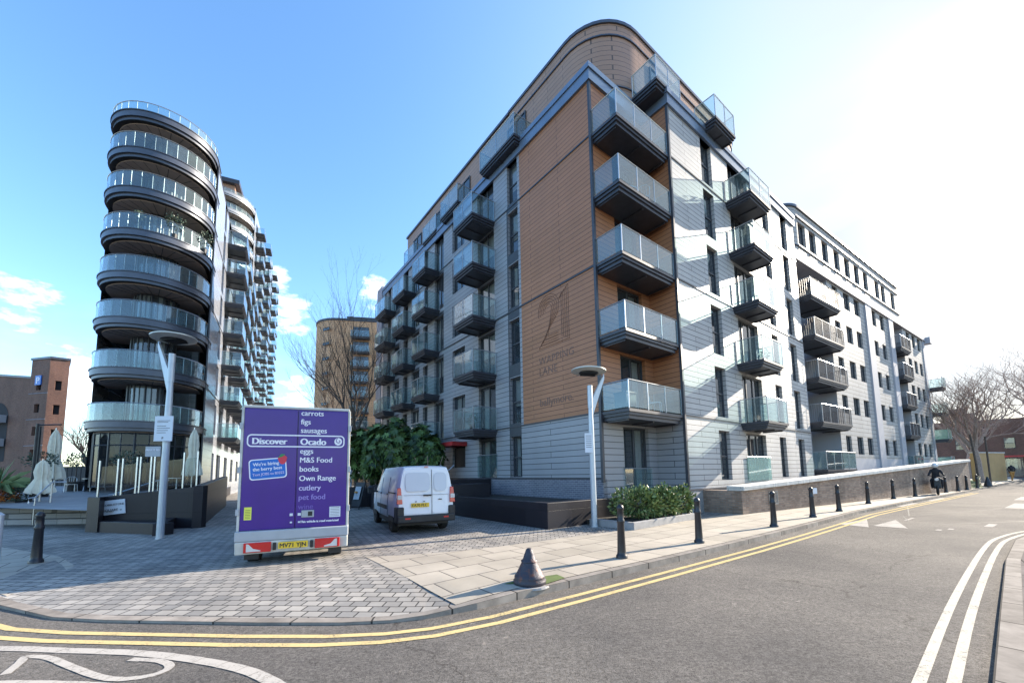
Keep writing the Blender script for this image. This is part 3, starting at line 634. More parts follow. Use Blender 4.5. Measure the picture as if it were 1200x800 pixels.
# lettering on the terracotta wall (planes face -x; text x runs -y)
RT = (R(90), 0, R(-90))
def tube_path(b, pts, r=.009): b.tube([(-.012, -u, z) for u, z in pts], r, 4)
lt = MB()
cu_, cz = -2.55, 8.35
for k in range(5):
    rad = .62-.105*k; arc = [(cu_+rad*math.cos(a), cz+rad*math.sin(a)) for a in [math.pi*1.12-(math.pi*1.30)*j/16 for j in range(17)]]
    arc += [(cu_-.62+.105*(k)*1.35, cz-1.55+.105*k), (cu_+.55, cz-1.55+.105*k)]
    tube_path(lt, [(u, z) for u, z in arc])
    x1 = cu_+1.15-.1*k; tube_path(lt, [(x1-.0-.35+.05*k, cz+.36-.05*k), (x1, cz+.62-.06*k), (x1, cz-1.55+.05*k)])
tube_path(lt, [(cu_+.55, cz-1.55), (cu_+1.15, cz-1.55)])
M['txtbrown'] = plain('lettering_bronze', (.19, .095, .062), .5)
lt.build('building_number', 'txtbrown', mb)
text('lettering', 'WAPPING', .44, 'txtbrown', mb, (-.006, 3.2, 6.12), RT, extrude=.004, bold=-.004, spacing=1.05)
text('lettering', 'LANE', .44, 'txtbrown', mb, (-.006, 3.2, 5.66), RT, extrude=.004, bold=-.004, spacing=1.05)
text('lettering', 'ballymore.', .46, 'txtbrown', mb, (-.006, 3.2, 4.38), RT, extrude=.005, bold=.004)
# --- penthouse with rounded corner
def rounded(x0, y0, x1, y1, r, n=10, corners=(1, 1, 0, 0)):
    """ccw outline; corners order (x0,y0),(x1,y0),(x1,y1),(x0,y1)"""
    out = []
    for (cx, cy, sx, sy, a0), on in zip(((x0, y0, 1, 1, 180), (x1, y0, -1, 1, 270), (x1, y1, -1, -1, 0), (x0, y1, 1, -1, 90)), corners):
        if not on: out.append((cx, cy)); continue
        for k in range(n+1):
            a = R(a0+90*k/n); out.append((cx+sx*r+r*math.cos(a), cy+sy*r+r*math.sin(a)))
    return out
PZ = 20.45
pt_ = rounded(.85, -.15, 13.4, 6, 2.1)
ph = MB()
ph.prism(pt_, BT-.3, PZ-.62); o = ph.build('penthouse_wall', 'brown', mb, smooth=True, angle=30)
ph = MB(); ph.prism(rounded(.8, -.2, 13.45, 6, 2.14), PZ-.6, PZ-.14); ph.build('penthouse_fascia', 'brown', mb, smooth=True, angle=30)
ph = MB(); ph.prism(rounded(.74, -.26, 13.51, 6.06, 2.18), PZ-.138, PZ); ph.prism(rounded(.79, -.21, 13.46, 6.01, 2.15), PZ-.66, PZ-.603); ph.prism(rounded(.80, -.2, 13.45, 6.0, 2.15), BT+.42, BT+.46)
ph.build('penthouse_capping', 'rim', mb, smooth=True, angle=30)
ph = MB(); ph.box(.85, 7, 6.0, 19.6, BT-.3, PZ-.14); ph.build('penthouse_rear_wall', 'brown', mb)
ph = MB(); ph.box(.76, 7.1, 6.063, 19.7, PZ-.137, PZ); ph.build('penthouse_rear_capping', 'rim', mb)
def phwin(loc, rz, wd, h):
    o = window(mb, loc, rz, wd, h, 'door', .3, deep=-.02)
for y in (4.6, 9.9, 13.0, 16.8): phwin((.85, y+1.6, BT+.1), R(-90), 1.5, 2.3)
for x in (3.9, 8.3): phwin((x, -.15, BT+.1), 0, 1.6, 2.3)
balcony(mb, (.84, 6.9, BT-.02), R(-90), 2.9, 1.35); balcony(mb, (.84, 11.5, BT-.02), R(-90), 2.1, 1.25)
balcony(mb, (.84, 14.5, BT-.02), R(-90), 2.0, 1.05); balcony(mb, (.84, 18.1, BT-.02), R(-90), 1.8, .9)
balcony(mb, (2.5, -.16, BT+.05), 0, 1.8, 1.15, h=.98); balcony(mb, (6.15, -.9, BT+.05), 0, 1.9, .95)
# end bay on the side street
b = MB(); hh = [(i_, i_+.9, z+.3, z+2.2) for z in LV for i_ in (26.2, 28.4)]
hh = []; wall(b, (-.15, 0, 0), (0, 1, 0), (1, 0, 0), TEND+.02, 23.7, 0, 17.3, hh, .2); b.quad((-.15, TEND+.02, 0), (6, TEND+.02, 0), (6, TEND+.02, 17.3), (-.15, TEND+.02, 17.3))
b.quad((-.15, TEND+.02, 17.3), (6, TEND+.02, 17.3), (6, 23.7, 17.3), (-.15, 23.7, 17.3)); b.build('rear_bay_wall', 'lilac', mb)
for h in hh: window(mb, (-.9, h[1], h[2]), R(-90), .9, h[3]-h[2], 'two')
# raised beds at its foot (world built walls in the same frame)
def frame_thing(name, label, cat, group=None): return thing(name, label, cat, (CX_, CY_, 0), -AZA, group)

bedt = frame_thing('raised_planter', 'low dark granite raised planter wrapping the foot of the corner block', 'planter')
b = MB()
b.box(-3.25, -3.0, -.72, 11.4, .1, .82); b.box(-3.0, -.06, -.72, -.5, .1, .82)
b.box(-.06, .9, -.72, -.5, .1, .75)
b.box(-3.25, -2.95, 6.8, 11.8, .1, 1.42); b.box(-2.95, -.06, 6.8, 7.1, .1, 1.42); b.box(-2.95, -1.2, 5.2, 6.78, .1, 1.25)
b.box(-3.35, -3.05, 11.803, 17, .1, 1.25)
b.build('planter_wall', 'darkstone', bedt, bevel=.012)
b = MB(); b.box(-3.0, -.04, -.5, 6.8, .1, .68); b.build('soil', 'soil', bedt)

# ================================================================== second building
Ex, Ey = CX_+17.0*.7976+1.0*.6032, CY_+17.0*.6032-1.0*.7976
wb = thing('apartment_building', 'long pale rendered apartment block with small square windows further up the road', 'apartment building', (Ex, Ey, 0), -AZC+R(90))
# local x along C direction, facade at y=0 facing -y
LC = [1.6, 4.4, 7.05, 9.65, 12.15]
H2 = []
cols = [(6.2, 7.2), (8.3, 9.5), (10.4, 11.6), (14.3, 15.4), (16.4, 17.5), (24.0, 25.1), (25.9, 27.0), (27.8, 28.9)]
for i in range(5):
    for a, c in cols: H2.append((a, c, LC[i]+1.0, LC[i]+2.25))
rec = [(.5, 5.3), (19.6, 22.8)]
def hin(a, c): return [h for h in H2 if h[0] >= a and h[1] <= c]
b = MB()
for a, c in ((5.3, 12.6), (13.9, 18.4), (22.8, 29.6)): wall(b, (0, 0, 0), (1, 0, 0), (0, 1, 0), a, c, 2.3, 14.5, hin(a, c), .18)
b.build('board_wall', 'whiteclad', wb)
b = MB()
for a, c in ((5.3, 12.6), (13.9, 18.4), (22.8, 29.6)): wall(b, (0, -.02, 0), (1, 0, 0), (0, 1, 0), a, c, 0, 2.3, [], .18)
b.box(12.6, 13.9, -.12, .3, 0, 14.5); b.box(18.4, 19.6, -.12, .3, 0, 14.5); b.box(29.6, 30.3, -.06, 8, 0, 14.5)
b.box(0, .5, -.04, 2, 0, 14.5)
for a, c in rec:
    b.quad((a, 1.6, 0), (c, 1.6, 0), (c, 1.6, 14.5), (a, 1.6, 14.5)); b.quad((a, 0, 0), (a, 1.6, 0), (a, 1.6, 14.5), (a, 0, 14.5)); b.quad((c, 0, 0), (c, 1.6, 0), (c, 1.6, 14.5), (c, 0, 14.5))
b.build('render_wall', 'render', wb)
b = MB(); b.box(-.1, 30.3, -.16, 8, 14.5, 15.15); b.box(30.3, 31.1, -.5, 8, 14.25, 14.9); b.build('cornice_band', 'render', wb)
b = MB(); b.box(5.4, 29.5, .6, .65, .2, 14.4); b.box(.6, 22, 1.75, 1.8, .2, 14.4); b.build('interior', 'hi', wb)
PU = (1.3, 2.95, 5.0, 7.1, 9.1, 11.1, 13.1, 15.9, 17.5, 20.2)
b = MB(); b.prism(rounded(.1, -.02, 1.25, 7.5, 1.1, 8, (1, 0, 0, 0)), 15.153, 18.2)
wall(b, (0, -.02, 0), (1, 0, 0), (0, 1, 0), 1.252, 23.2, 15.153, 18.2, [(u, u+1.1, 15.85, 17.35) for u in PU], .2)
b.quad((23.2, -.02, 15.153), (23.2, 7.5, 15.153), (23.2, 7.5, 18.2), (23.2, -.02, 18.2)); b.build('penthouse_wall', 'whiteclad', wb, smooth=True, angle=30)
b = MB(); b.box(1.26, 23.1, .5, 7.4, 15.16, 18.1); b.build('penthouse_interior', 'hi', wb)
b = MB(); b.prism(rounded(.0, -.12, 23.3, 7.6, 1.2, 8, (1, 1, 0, 0)), 18.203, 18.36); b.prism(rounded(.02, -.10, 23.28, 7.58, 1.16, 8, (1, 1, 0, 0)), 17.55, 17.62); b.prism(rounded(.02, -.10, 23.28, 7.58, 1.16, 8, (1, 1, 0, 0)), 15.62, 15.69); b.build('penthouse_capping', 'rim', wb, smooth=True, angle=30)
for i in range(5):
    for a, c in cols: window(wb, (a, 0, LC[i]+1.0), 0, c-a, 1.25, 'side', deep=.1)
for u in PU: window(wb, (u, -.02, 15.85), 0, 1.1, 1.5, 'side', .9)
b = MB()
for u in (1.1, 2.75, 5.0, 7.1, 9.1, 11.1, 13.1): b = MB(); b.box(u, u+1.1, -.05, -.025, 15.28, 15.5); b.build('louvre_vent', 'black', wb)
for i in range(5):
    st = 'bars' if i > 0 else 'glass'
    balcony(wb, (.55, 1.0, LC[i]), 0, 4.7, 1.7, st); balcony(wb, (19.65, .8, LC[i]), 0, 3.1, 1.3, st)
    window(wb, (1.4, 1.6, LC[i]+.05), 0, 1.6, 2.2, 'door', deep=-.05); window(wb, (20.4, 1.6, LC[i]+.05), 0, 1.5, 2.2, 'door', deep=-.05)
    if i < 4: balcony(wb, (30.31, -1.0, LC[i]), R(90), 2.6, 1.5, 'frost' if i < 2 else 'glass', sides=(1, 1))
# ================================================================== low boundary wall along the pavement
lw = thing('boundary_wall', 'low brick boundary wall with pale stone coping along the pavement', 'wall', (8.0, 14.05, 0), math.atan2(27.3-14.05, 31.3-8.0))
LL = math.hypot(23.3, 13.25)
def wz(u): return .92+1.05*(u/LL)
b = MB(); b.hexa([(0, 0, .05), (LL, 0, .05), (LL, .3, .05), (0, .3, .05), (0, 0, wz(0)), (LL, 0, wz(LL)), (LL, .3, wz(LL)), (0, .3, wz(0))])
b.box(-.02, .34, -.05, -.003, .05, wz(0)-.02); b.box(-.02, .3, .3, 2.2, .05, wz(0)); b.build('brickwork', 'yellowbrick', lw)
b = MB()
n = 26
for i in range(n):
    a, c = LL*i/n, LL*(i+1)/n-.012; b.hexa([(a, -.12, wz(a)+.003), (c, -.12, wz(c)+.003), (c, .5, wz(c)+.003), (a, .5, wz(a)+.003), (a, -.12, wz(a)+.15), (c, -.12, wz(c)+.15), (c, .5, wz(c)+.17), (a, .5, wz(a)+.17)])
b.build('coping', 'stone', lw, bevel=.01)
b = MB(); b.box(1.75, 2.35, -.03, -.005, .35, .38); b.box(1.75, 2.35, -.03, -.005, .80, .83); b.box(1.75, 1.78, -.03, -.005, .38, .8); b.box(2.32, 2.35, -.03, -.005, .38, .8)
for k in range(9): b.hexa([(1.78, -.02, .38+k*.047), (2.32, -.02, .38+k*.047), (2.32, -.006, .40+k*.047), (1.78, -.006, .40+k*.047), (1.78, -.024, .40+k*.047), (2.32, -.024, .40+k*.047), (2.32, -.006, .41+k*.047), (1.78, -.006, .41+k*.047)])
b.build('vent_grille', 'hatch', lw)
b = MB(); b.box(4.9, 5.4, -.02, -.004, .62, .86); b.build('plaque', 'signwhite', lw)

# ================================================================== hedge bed at the corner
def leaf_cloud(center, radii, n, ls, mat, parent, name='foliage', shell=.55, up=.4, kind='leaf', rnd=None, flat=0):
    rr = rnd or random; b = MB()
    for _ in range(n):
        while True:
            v = Vector((rr.uniform(-1, 1), rr.uniform(-1, 1), rr.uniform(-1, 1)))
            l = v.length
            if shell < l < 1: break
        lump = 1+.16*math.sin(v.x*7+center[0]*3)+.14*math.sin(v.y*8+v.z*6)
        p = Vector(center)+Vector((v.x*radii[0], v.y*radii[1], v.z*radii[2]))*lump
        if p.z < .12: continue
        d = (v.normalized()+Vector((rr.uniform(-.7, .7), rr.uniform(-.7, .7), rr.uniform(-.3, .7)+up*.5))).normalized()
        if kind == 'leaf': fans = [d]
        else:
            t1 = d.cross(Vector((.3, .1, 1))).normalized(); t2 = d.cross(t1); k = 8
            fans = [(t1*math.cos(2*math.pi*i/k)+t2*math.sin(2*math.pi*i/k)+d*.25).normalized() for i in range(k)]
        for f in fans:
            s_ = ls*rr.uniform(.7, 1.25); side = f.cross(d if kind != 'leaf' else Vector((rr.uniform(-1, 1), rr.uniform(-1, 1), rr.uniform(-1, 1)))).normalized()*s_*(.2 if kind != 'leaf' else .26)
            dr = Vector((0, 0, -s_*.18)); b.poly([p, p+f*s_*.45+side, p+f*s_+dr, p+f*s_*.45-side])
    return b.build(name, mat, parent)
rb = random.Random(3)
hk = thing('planting_bed', 'low stone edged bed under the corner balconies holding the laurel bushes', 'planting bed', (3.55, 11.0, 0), R(39.8))
b = MB(); b.box(-.45, 2.95, 0, .12, .1, .30); b.box(-.45, -.33, .12, 1.5, .1, .30); b.build('edging', 'plinth', hk, bevel=.01)
b = MB(); b.box(-.33, 2.95, .12, 1.9, .1, .25); b.build('soil', 'soil', hk)
for (x, y, rx, rz_, lab) in ((3.75, 12.0, .75, .52, 'rounded laurel bush at the left end of the corner bed, fullest of the three'), (4.62, 12.45, .55, .50, 'laurel bush in the middle of the corner bed beneath the balconies'), (5.45, 13.05, .42, .48, 'small laurel bush at the right end of the corner bed beside the sunlit wall')):
    t = thing('laurel_bush', lab, 'bush', (x, y, .25), 0, 'laurel bushes in the corner bed')
    leaf_cloud((0, 0, .42), (rx, rx*.8, rz_), int(2600*rx), .13, 'leaf2', t, shell=.35, rnd=rb)
    b = MB()
    for k in range(5): a = k*1.3; b.tube([(0, 0, 0), (.25*math.cos(a), .25*math.sin(a), .45)], [.02, .01], 5)
    b.build('stem', 'bark', t)

# ================================================================== fatsia shrubs behind the van
for i, (x, y, rx, rz_, z0, lab) in enumerate(((-7.9, 22.3, 1.3, 1.25, 1.9, 'broad dark evergreen shrub nearest the purple truck'), (-6.5, 21.6, 1.3, 1.3, 2.0, 'large glossy evergreen shrub above the parked van'), (-5.2, 21.6, 1.15, 1.15, 1.8, 'tall evergreen shrub between the van and the red entrance canopy'), (-4.35, 21.0, .75, .85, 1.6, 'smaller evergreen shrub at the right end beside the red canopy'))):
    t = thing('evergreen_shrub', lab, 'shrub', (x, y, .7), 0, 'evergreen shrubs in the street planter')
    leaf_cloud((0, 0, z0-.7+.98), (rx, rx*.8, rz_+.28), int(780*rx), .27, 'leaf', t, kind='fan', shell=.45, rnd=rb)
    b = MB()
    for k in range(7): a = k*.95; b.tube([(.2*math.cos(a), .2*math.sin(a), 0), (.5*math.cos(a), .5*math.sin(a), 1.0), (.9*math.cos(a), .9*math.sin(a), 1.9)], [.04, .03, .02], 5)
    b.build('stem', 'barkr', t)
t = thing('street_planter', 'dark raised street planter holding the evergreen shrubs behind the van', 'planter', (-6.3, 21.4, 0), R(22))
b = MB(); b.box(-2.6, 2.7, -.9, -.7, .1, 1.05); b.box(-2.6, -2.4, -.7, 1.8, .1, 1.05); b.box(2.5, 2.7, -.7, 1.8, .1, 1.05); b.box(-2.6, 2.7, 1.8, 2.0, .1, 1.05); b.build('planter_wall', 'darkstone', t, bevel=.01)
b = MB(); b.box(-2.4, 2.5, -.7, 1.8, .1, .95); b.build('soil', 'soil', t)

# ================================================================== rounded towers on the left
AZD = R(-30)
def tower(name, label, cx, cy, r, zs, blk, wall_h, side, cat='apartment tower', nseg=26, gf=1.15, band=.5, rimm='rim', az=None):
    """local frame: y along the block away from the viewer, nose at -y; centre of the round end at origin"""
    t = thing(name, label, cat, (cx, cy, 0), -(AZD if az is None else az))
    def nose(rr, back=.0, n=nseg):
        pts = [(-rr, blk if back is None else back)]
        pts = []
        for k in range(n+1):
            a = math.pi+math.pi*k/n; pts.append((rr*math.cos(a), rr*1.0*math.sin(a)))
        return pts
    inner = r-1.5
    full = lambda rr: nose(rr)+[(rr, 1.6), (-rr, 1.6)]
    for i, z in enumerate(zs):
        b = MB(); o1, o2, o3 = nose(r), nose(r-.10), nose(r-.02)
        tail = lambda rr: [(rr, 1.2), (-rr, 1.2)]
        b.prism(o1+tail(r), z+band*.35, z+band); b.prism(o2+tail(r-.1), z+.02, z+band*.35-.003); b.prism(nose(r+.04)+tail(r+.04), z+band+.003, z+band+.05)
        rim = b.build('balcony', rimm, t, smooth=True, angle=40)
        sf = MB(); sf.prism(nose(r-.34)+tail(r-.34), z-.05, z+.018); s_o = sf.build('soffit', 'soffit', rim)
        sj = MB()
        for k in range(2, 11): a = math.pi+math.pi*k/12; sj.tube([(0, 0, z-.052), ((r-.36)*math.cos(a), (r-.36)*math.sin(a), z-.052)], .012, 4)
        sj.build('soffit_joints', 'black', rim)
        dk = MB(); dk.prism(nose(r-.10)+tail(r-.10), z-.01, z+.015)
        dk.build('drip_edge', 'black', rim)
        gh = z+band+.05; top = i == len(zs)-1; GH = .5 if top else .9
        g = MB(); gp = nose(r-.05, n=16); gi = nose(r-.065, n=16)
        for k in range(16):
            a0, a1 = Vector(gp[k]), Vector(gp[k+1]); d = (a1-a0)*.02; a0, a1 = a0+d, a1-d; c0, c1 = a0*.994, a1*.994
            g.hexa([(a0.x, a0.y, gh), (a1.x, a1.y, gh), (c1.x, c1.y, gh), (c0.x, c0.y, gh), (a0.x, a0.y, gh+GH), (a1.x, a1.y, gh+GH), (c1.x, c1.y, gh+GH), (c0.x, c0.y, gh+GH)])
        g.build('glass_panel', 'glass', rim)
        hr = MB(); hr.tube([(p[0], p[1], gh+GH+.02) for p in nose(r-.05, n=24)], .022, 5)
        for k in range(17): hr.tube([(gp[k][0]*.99, gp[k][1]*.99, gh-.02), (gp[k][0]*.99, gp[k][1]*.99, gh+GH)], .013, 4)
        hr.build('handrail', 'rail', rim)
    # glazing core
    zz = [gf]+[z+band for z in zs]
    for i in range(len(zs)):
        z0, z1 = zz[i]+.02, zs[i]-.06
        rr = inner if i else r-.35
        f = MB(); gl = MB(); n = 12; pp = nose(rr, n=n)
        for k in range(n+1):
            x, y = pp[k]; f.tube([(x, y, z0), (x, y, z1)], .055 if k % 2 == 0 else .03, 4)
        for z_ in (z0+.04, z1-.04)+((z1-.65,) if i == 0 else ()):
            for k in range(n): f.tube([(*pp[k], z_), (*pp[k+1], z_)], .035, 4)
        for k in range(n): gl.quad((*pp[k], z0), (*pp[k+1], z0), (*pp[k+1], z1), (*pp[k], z1))
        fo = f.build('window', 'frame', t); gl.build('pane', 'pane' if i else 'shop', fo)
        cu = MB(); rr2 = random.Random(i*5+1)
        for k in range(n):
            if rr2.random() < (.5 if i else 0):
                a, c = Vector(pp[k])*.93, Vector(pp[k+1])*.93; m_ = a+(c-a)*rr2.uniform(.4, 1); cu.quad((a.x, a.y, z0), (m_.x, m_.y, z0), (m_.x, m_.y, z1), (a.x, a.y, z1))
        if cu.f: cu.build('curtain', 'curtain', fo)
    b = MB(); ip = nose(inner-.9, n=10); b.prism(nose(inner-.4, n=10)+[(inner-.4, 1.5), (.4-inner, 1.5)], zs[0]+band+.05, zs[-1]-.1); b.prism(nose(r-1.2, n=10)+[(r-1.2, 1.5), (1.2-r, 1.5)], gf, zs[0]-.06); b.build('interior', 'hi', t)
    # block behind
    R_ = r-.02; b = MB(); H_ = []
    for (y0, y1, kind) in side:
        for i in range(len(zs)): H_.append((y0, y1, (zs[i-1]+band if i else gf)+.06, (zs[i-1]+band if i else gf)+2.15))
    wall(b, (R_, 0, 0), (0, 1, 0), (-1, 0, 0), .2, blk, gf-1.2, wall_h, H_, .2)
    b.quad((-R_, .2, 0), (-R_, blk, 0), (-R_, blk, wall_h), (-R_, .2, wall_h)); b.quad((-R_, .2, wall_h), (R_, .2, wall_h), (R_, blk, wall_h), (-R_, blk, wall_h)); b.quad((-R_, blk, 0), (R_, blk, 0), (R_, blk, wall_h), (-R_, blk, wall_h))
    b.build('side_wall', 'silver', t)
    b = MB(); b.box(R_-.6, R_-.55, 1.3, blk-.1, gf-1, wall_h-.1); b.build('side_interior', 'hi', t)
    for (y0, y1, kind) in side:
        for i in range(len(zs)):
            z0 = (zs[i-1]+band if i else gf)+.06
            window(t, (R_, y0, z0), R(90), y1-y0, 2.09, 'door' if kind else 'two')
            if kind and i: balcony(t, (R_, y0-.3, z0-.05), R(90), y1-y0+.6, kind, thick=.28)
    # joint trims
    b = MB()
    for i in range(1, len(zs), 2): b.box(R_+.002, R_+.03, .2, blk, zs[i]+.3, zs[i]+.36)
    b.box(R_-.02, R_+.05, .15, .24, gf-1, wall_h)
    b.build('trim', 'dark', t)
    return t
tz = [4.15, 6.95, 9.65, 12.15, 14.55, 16.95, 19.25, 21.45]
T1 = tower('apartment_tower', 'tower with stacked round ended balconies rising over the terrace at left', -20.80, 22.46, 2.48, tz, 25, 21.9, [(4.2, 5.2, 0), (6.5, 8.6, 1.25), (10.8, 12.9, 1.25), (15.5, 17.6, 1.25), (20.5, 22.6, 1.25)], gf=1.25)
zs2 = [4.2+3.05*i for i in range(17)]
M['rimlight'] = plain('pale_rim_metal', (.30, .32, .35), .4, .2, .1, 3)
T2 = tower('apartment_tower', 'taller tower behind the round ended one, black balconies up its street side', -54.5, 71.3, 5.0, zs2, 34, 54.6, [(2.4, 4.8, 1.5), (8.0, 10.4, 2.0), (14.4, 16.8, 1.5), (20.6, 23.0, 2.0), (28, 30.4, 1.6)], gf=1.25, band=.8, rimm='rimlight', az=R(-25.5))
b = MB(); b.prism([(-4.2, -2.4), (2.0, -2.4), (2.0, 6), (-4.2, 6)], 54.4, 56.6); b.build('roof_pavilion', 'brown', T2)
b = MB(); b.prism([(-4.8, -3.2), (2.8, -3.2), (2.8, 7), (-4.8, 7)], 56.603, 57.4); b.build('pavilion_roof', 'dark', T2)

# ================================================================== tan curved building in the distance
tb = thing('apartment_building', 'distant tan clad apartment block with a curved left corner behind the bare trees', 'apartment building', (-32.3, 66, 0), R(12))
HT = 28.6
pl = rounded(-2.0, 0, 22, 16, 4.5, 10, (1, 0, 0, 0))
b = MB(); b.prism(pl, 0, HT); b.build('wall', 'tanclad', tb, smooth=True, angle=30)
b = MB(); b.prism(rounded(-2.1, -.1, 22.1, 16.1, 4.6, 10, (1, 0, 0, 0)), HT+.003, HT+.4); b.box(3.5, 21, 2.0, 14, HT+.403, HT+1.6); b.build('roof', 'dark', tb)
for lv in range(10):
    z = 2.0+lv*2.62
    for x in (5.0, 12.2):
        window(tb, (x, 0, z), 0, 2.6, 2.0, 'door', deep=-.06); balcony(tb, (x-.2, -.02, z-.05), 0, 3.0, 1.3)
    for x in (9.4,): window(tb, (x, 0, z+1.2), 0, 1.2, .5, 'side', deep=-.05)
    for x in (-.1,): 
        a = R(235); o = window(tb, (2.5+4.5*math.cos(a), 4.5+4.5*math.sin(a), z+1.2), R(-40), 1.7, .5, 'side', deep=-.06)
# ================================================================== brick buildings
bb = thing('brick_building', 'old brown brick warehouse with a square stair turret at the far left', 'brick building', (-55.6, 44.9, 0), R(-12))
def holes_for(spec): return [(a, a+w_, z, z+h) for a, w_, z, h in spec]
b = MB(); sp = [(1.0, .8, z, 1.0) for z in (12.0, 9.4, 6.8, 4.2)]
wall(b, (0, 0, 0), (1, 0, 0), (0, 1, 0), 0, 2.9, 0, 15.6, holes_for(sp), .3)
sp2 = [(.5, .5, z, 1.1) for z in (12.0, 9.2, 6.4, 3.6)]
wall(b, (2.9, 0, 0), (.6, .8, 0), (-.8, .6, 0), 0, 1.5, 0, 15.6, holes_for(sp2), .3)
b.quad((0, 0, 0), (-.5, 2.4, 0), (-.5, 2.4, 15.6), (0, 0, 15.6)); b.quad((3.8, 1.2, 0), (1.16, 2.6, 0), (1.16, 2.6, 15.6), (3.8, 1.2, 15.6)); b.poly([(0, 0, 15.6), (2.9, 0, 15.6), (3.8, 1.2, 15.6), (1.16, 2.6, 15.6), (-.5, 2.4, 15.6)])
b.build('turret_wall', 'redbrick', bb)
b = MB(); b.prism([(.3, .35), (2.7, .35), (3.3, 1.3), (1.1, 2.3), (-.2, 2.1)], 1, 15); b.build('interior', 'hi', bb)
b = MB(); b.hexa([(-30, .8, 0), (-.01, .8, 0), (-.01, 2.3, 0), (-30, 2.3, 0), (-30, .8, 17), (-.01, .8, 13.6), (-.01, 2.3, 13.6), (-30, 2.3, 17)]); b.build('wall', 'redbrick', bb)
b = MB(); b.prism([(-.1, -.1), (3.0, -.1), (3.95, 1.2), (1.2, 2.7), (-.6, 2.5)], 15.603, 15.85); b.hexa([(-30, .7, 17.0), (-.02, .7, 13.6), (-.02, 2.4, 13.6), (-30, 2.4, 17.), (-30, .7, 17.25), (-.02, .7, 13.85), (-.02, 2.4, 13.85), (-30, 2.4, 17.25)]); b.build('coping', 'rim', bb)
b = MB()
ar = [(-6.5+1.9*math.cos(R(a)), 9.2+1.9*math.sin(R(a))) for a in range(0, 181, 15)]+[(-8.4, 4), (-4.6, 4)]
b.poly([(x, .78, z) for x, z in ar]); b.build('arched_recess', 'hi', bb)
b = MB()
for z in (8.6, 5.8): b.box(-8.3, -4.7, .1, .7, z, z+.9)
b.build('balcony_front', 'lightgrey', bb)
b = MB(); b.box(.95, 1.85, -.12, -.02, 12.6, 13.7); sg = b.build('parking_sign', 'blue', bb); text('lettering', 'P', 1.1, 'txtwhite', sg, (1.1, -.125, 12.75), bold=.02)
b = MB()
for z in (11.6, 8.6, 5.6): b = MB(); b.box(-.02, 2.92, -.04, -.004, z, z+.09); b.build('string_course', 'greybrick', bb)
# right hand distant buildings
def plainhouse(label, loc, rz, wd, dp, h, mat, rows, ncol, parapet=None):
    t = thing('brick_building', label, 'brick building', loc, rz)
    b = MB(); hs = []
    for r_i in range(rows):
        for k in range(ncol): x = wd*(k+.5)/ncol; hs.append((x-.55, x+.55, 1.2+r_i*3, 2.8+r_i*3))
    wall(b, (0, 0, 0), (1, 0, 0), (0, 1, 0), 0, wd, 0, h, hs, .2)
    b.quad((0, 0, 0), (0, dp, 0), (0, dp, h), (0, 0, h)); b.quad((wd, 0, 0), (wd, dp, 0), (wd, dp, h), (wd, 0, h)); b.quad((0, 0, h), (wd, 0, h), (wd, dp, h), (0, dp, h))
    if parapet:
        for x0, x1, z in parapet: b.box(x0, x1, -.02, .4, h-.01, h+z)
    b.build('wall', mat, t)
    b = MB(); b.box(.1, wd-.1, .5, .55, .1, h-.2); b.build('interior', 'hi', t)
    for q in hs: window(t, (q[0], 0, q[2]), 0, 1.1, 1.6, 'two', deep=.1)
    return t
plainhouse('hazy red brick building with a stepped parapet behind the big bare tree', (64, 66, 0), R(-42), 24, 10, 8.6, 'redbrick', 2, 5, [(5.5, 9, 1.2), (6.4, 8.2, 2.0), (14, 18, 1.2)])
plainhouse('low red brick building at the far right end of the road', (76, 54, 0), R(-50), 26, 10, 8.4, 'redbrick', 2, 6)
M['ochre'] = plain('ochre_render', (.42, .27, .12), .85, 0, .1, 1)
t = thing('garden_wall', 'ochre rendered garden wall behind the bare trees', 'wall', (47.0, 40.4, 0), R(20)); b = MB(); b.box(0, 6, 0, .3, 0, 3.0); b.build('wall_face', 'ochre', t); b = MB(); b.box(-.05, 6.05, -.05, .35, 3.003, 3.1); b.build('coping', 'stone', t)

# ================================================================== bare trees
def bare_tree(label, loc, height, seed, mat='bark', spread=.55, trunk=.22, levels=6, lean=(0, 0), group=None, first=.28, cat='tree', up=.25):
    rr = random.Random(seed); t = thing('bare_tree', label, cat, loc, 0, group)
    tr, cr = MB(), MB()
    def grow(p, d, ln, rad, lev):
        segs = 3; pts = [p]; q = p; dd = d
        for i in range(segs):
            dd = (dd+Vector((rr.uniform(-.18, .18), rr.uniform(-.18, .18), rr.uniform(-.05, .12)))).normalized(); q = q+dd*ln/segs; pts.append(q)
        (tr if lev == 0 else cr).tube(pts, [rad*(1-.35*i/segs) for i in range(segs+1)], 6 if lev < 2 else (4 if lev < 4 else 3), cap=False)
        if lev >= levels: return
        n = 3 if lev < 3 else 2
        if lev == 0: n = 5
        for k in range(n):
            a = 2*math.pi*k/n+rr.uniform(-.6, .6); s_ = spread*rr.uniform(.6, 1.3)
            x = dd.cross(Vector((.2, .3, 1))).normalized(); y = dd.cross(x)
            nd = (dd+(x*math.cos(a)+y*math.sin(a))*s_*1.3+Vector((0, 0, up))).normalized()
            grow(pts[-1] if k else pts[-1], nd, ln*rr.uniform(.62, .86), rad*.56, lev+1)
        if lev >= 1:
            nd = (dd+Vector((rr.uniform(-.9, .9), rr.uniform(-.9, .9), .2))).normalized(); grow(pts[1], nd, ln*.6, rad*.42, lev+1+(lev < levels-1))
    grow(Vector((0, 0, 0)), Vector((lean[0], lean[1], 1)).normalized(), height*first, trunk, 0)
    tr.build('trunk', mat, t); cr.build('crown', mat, t); return t
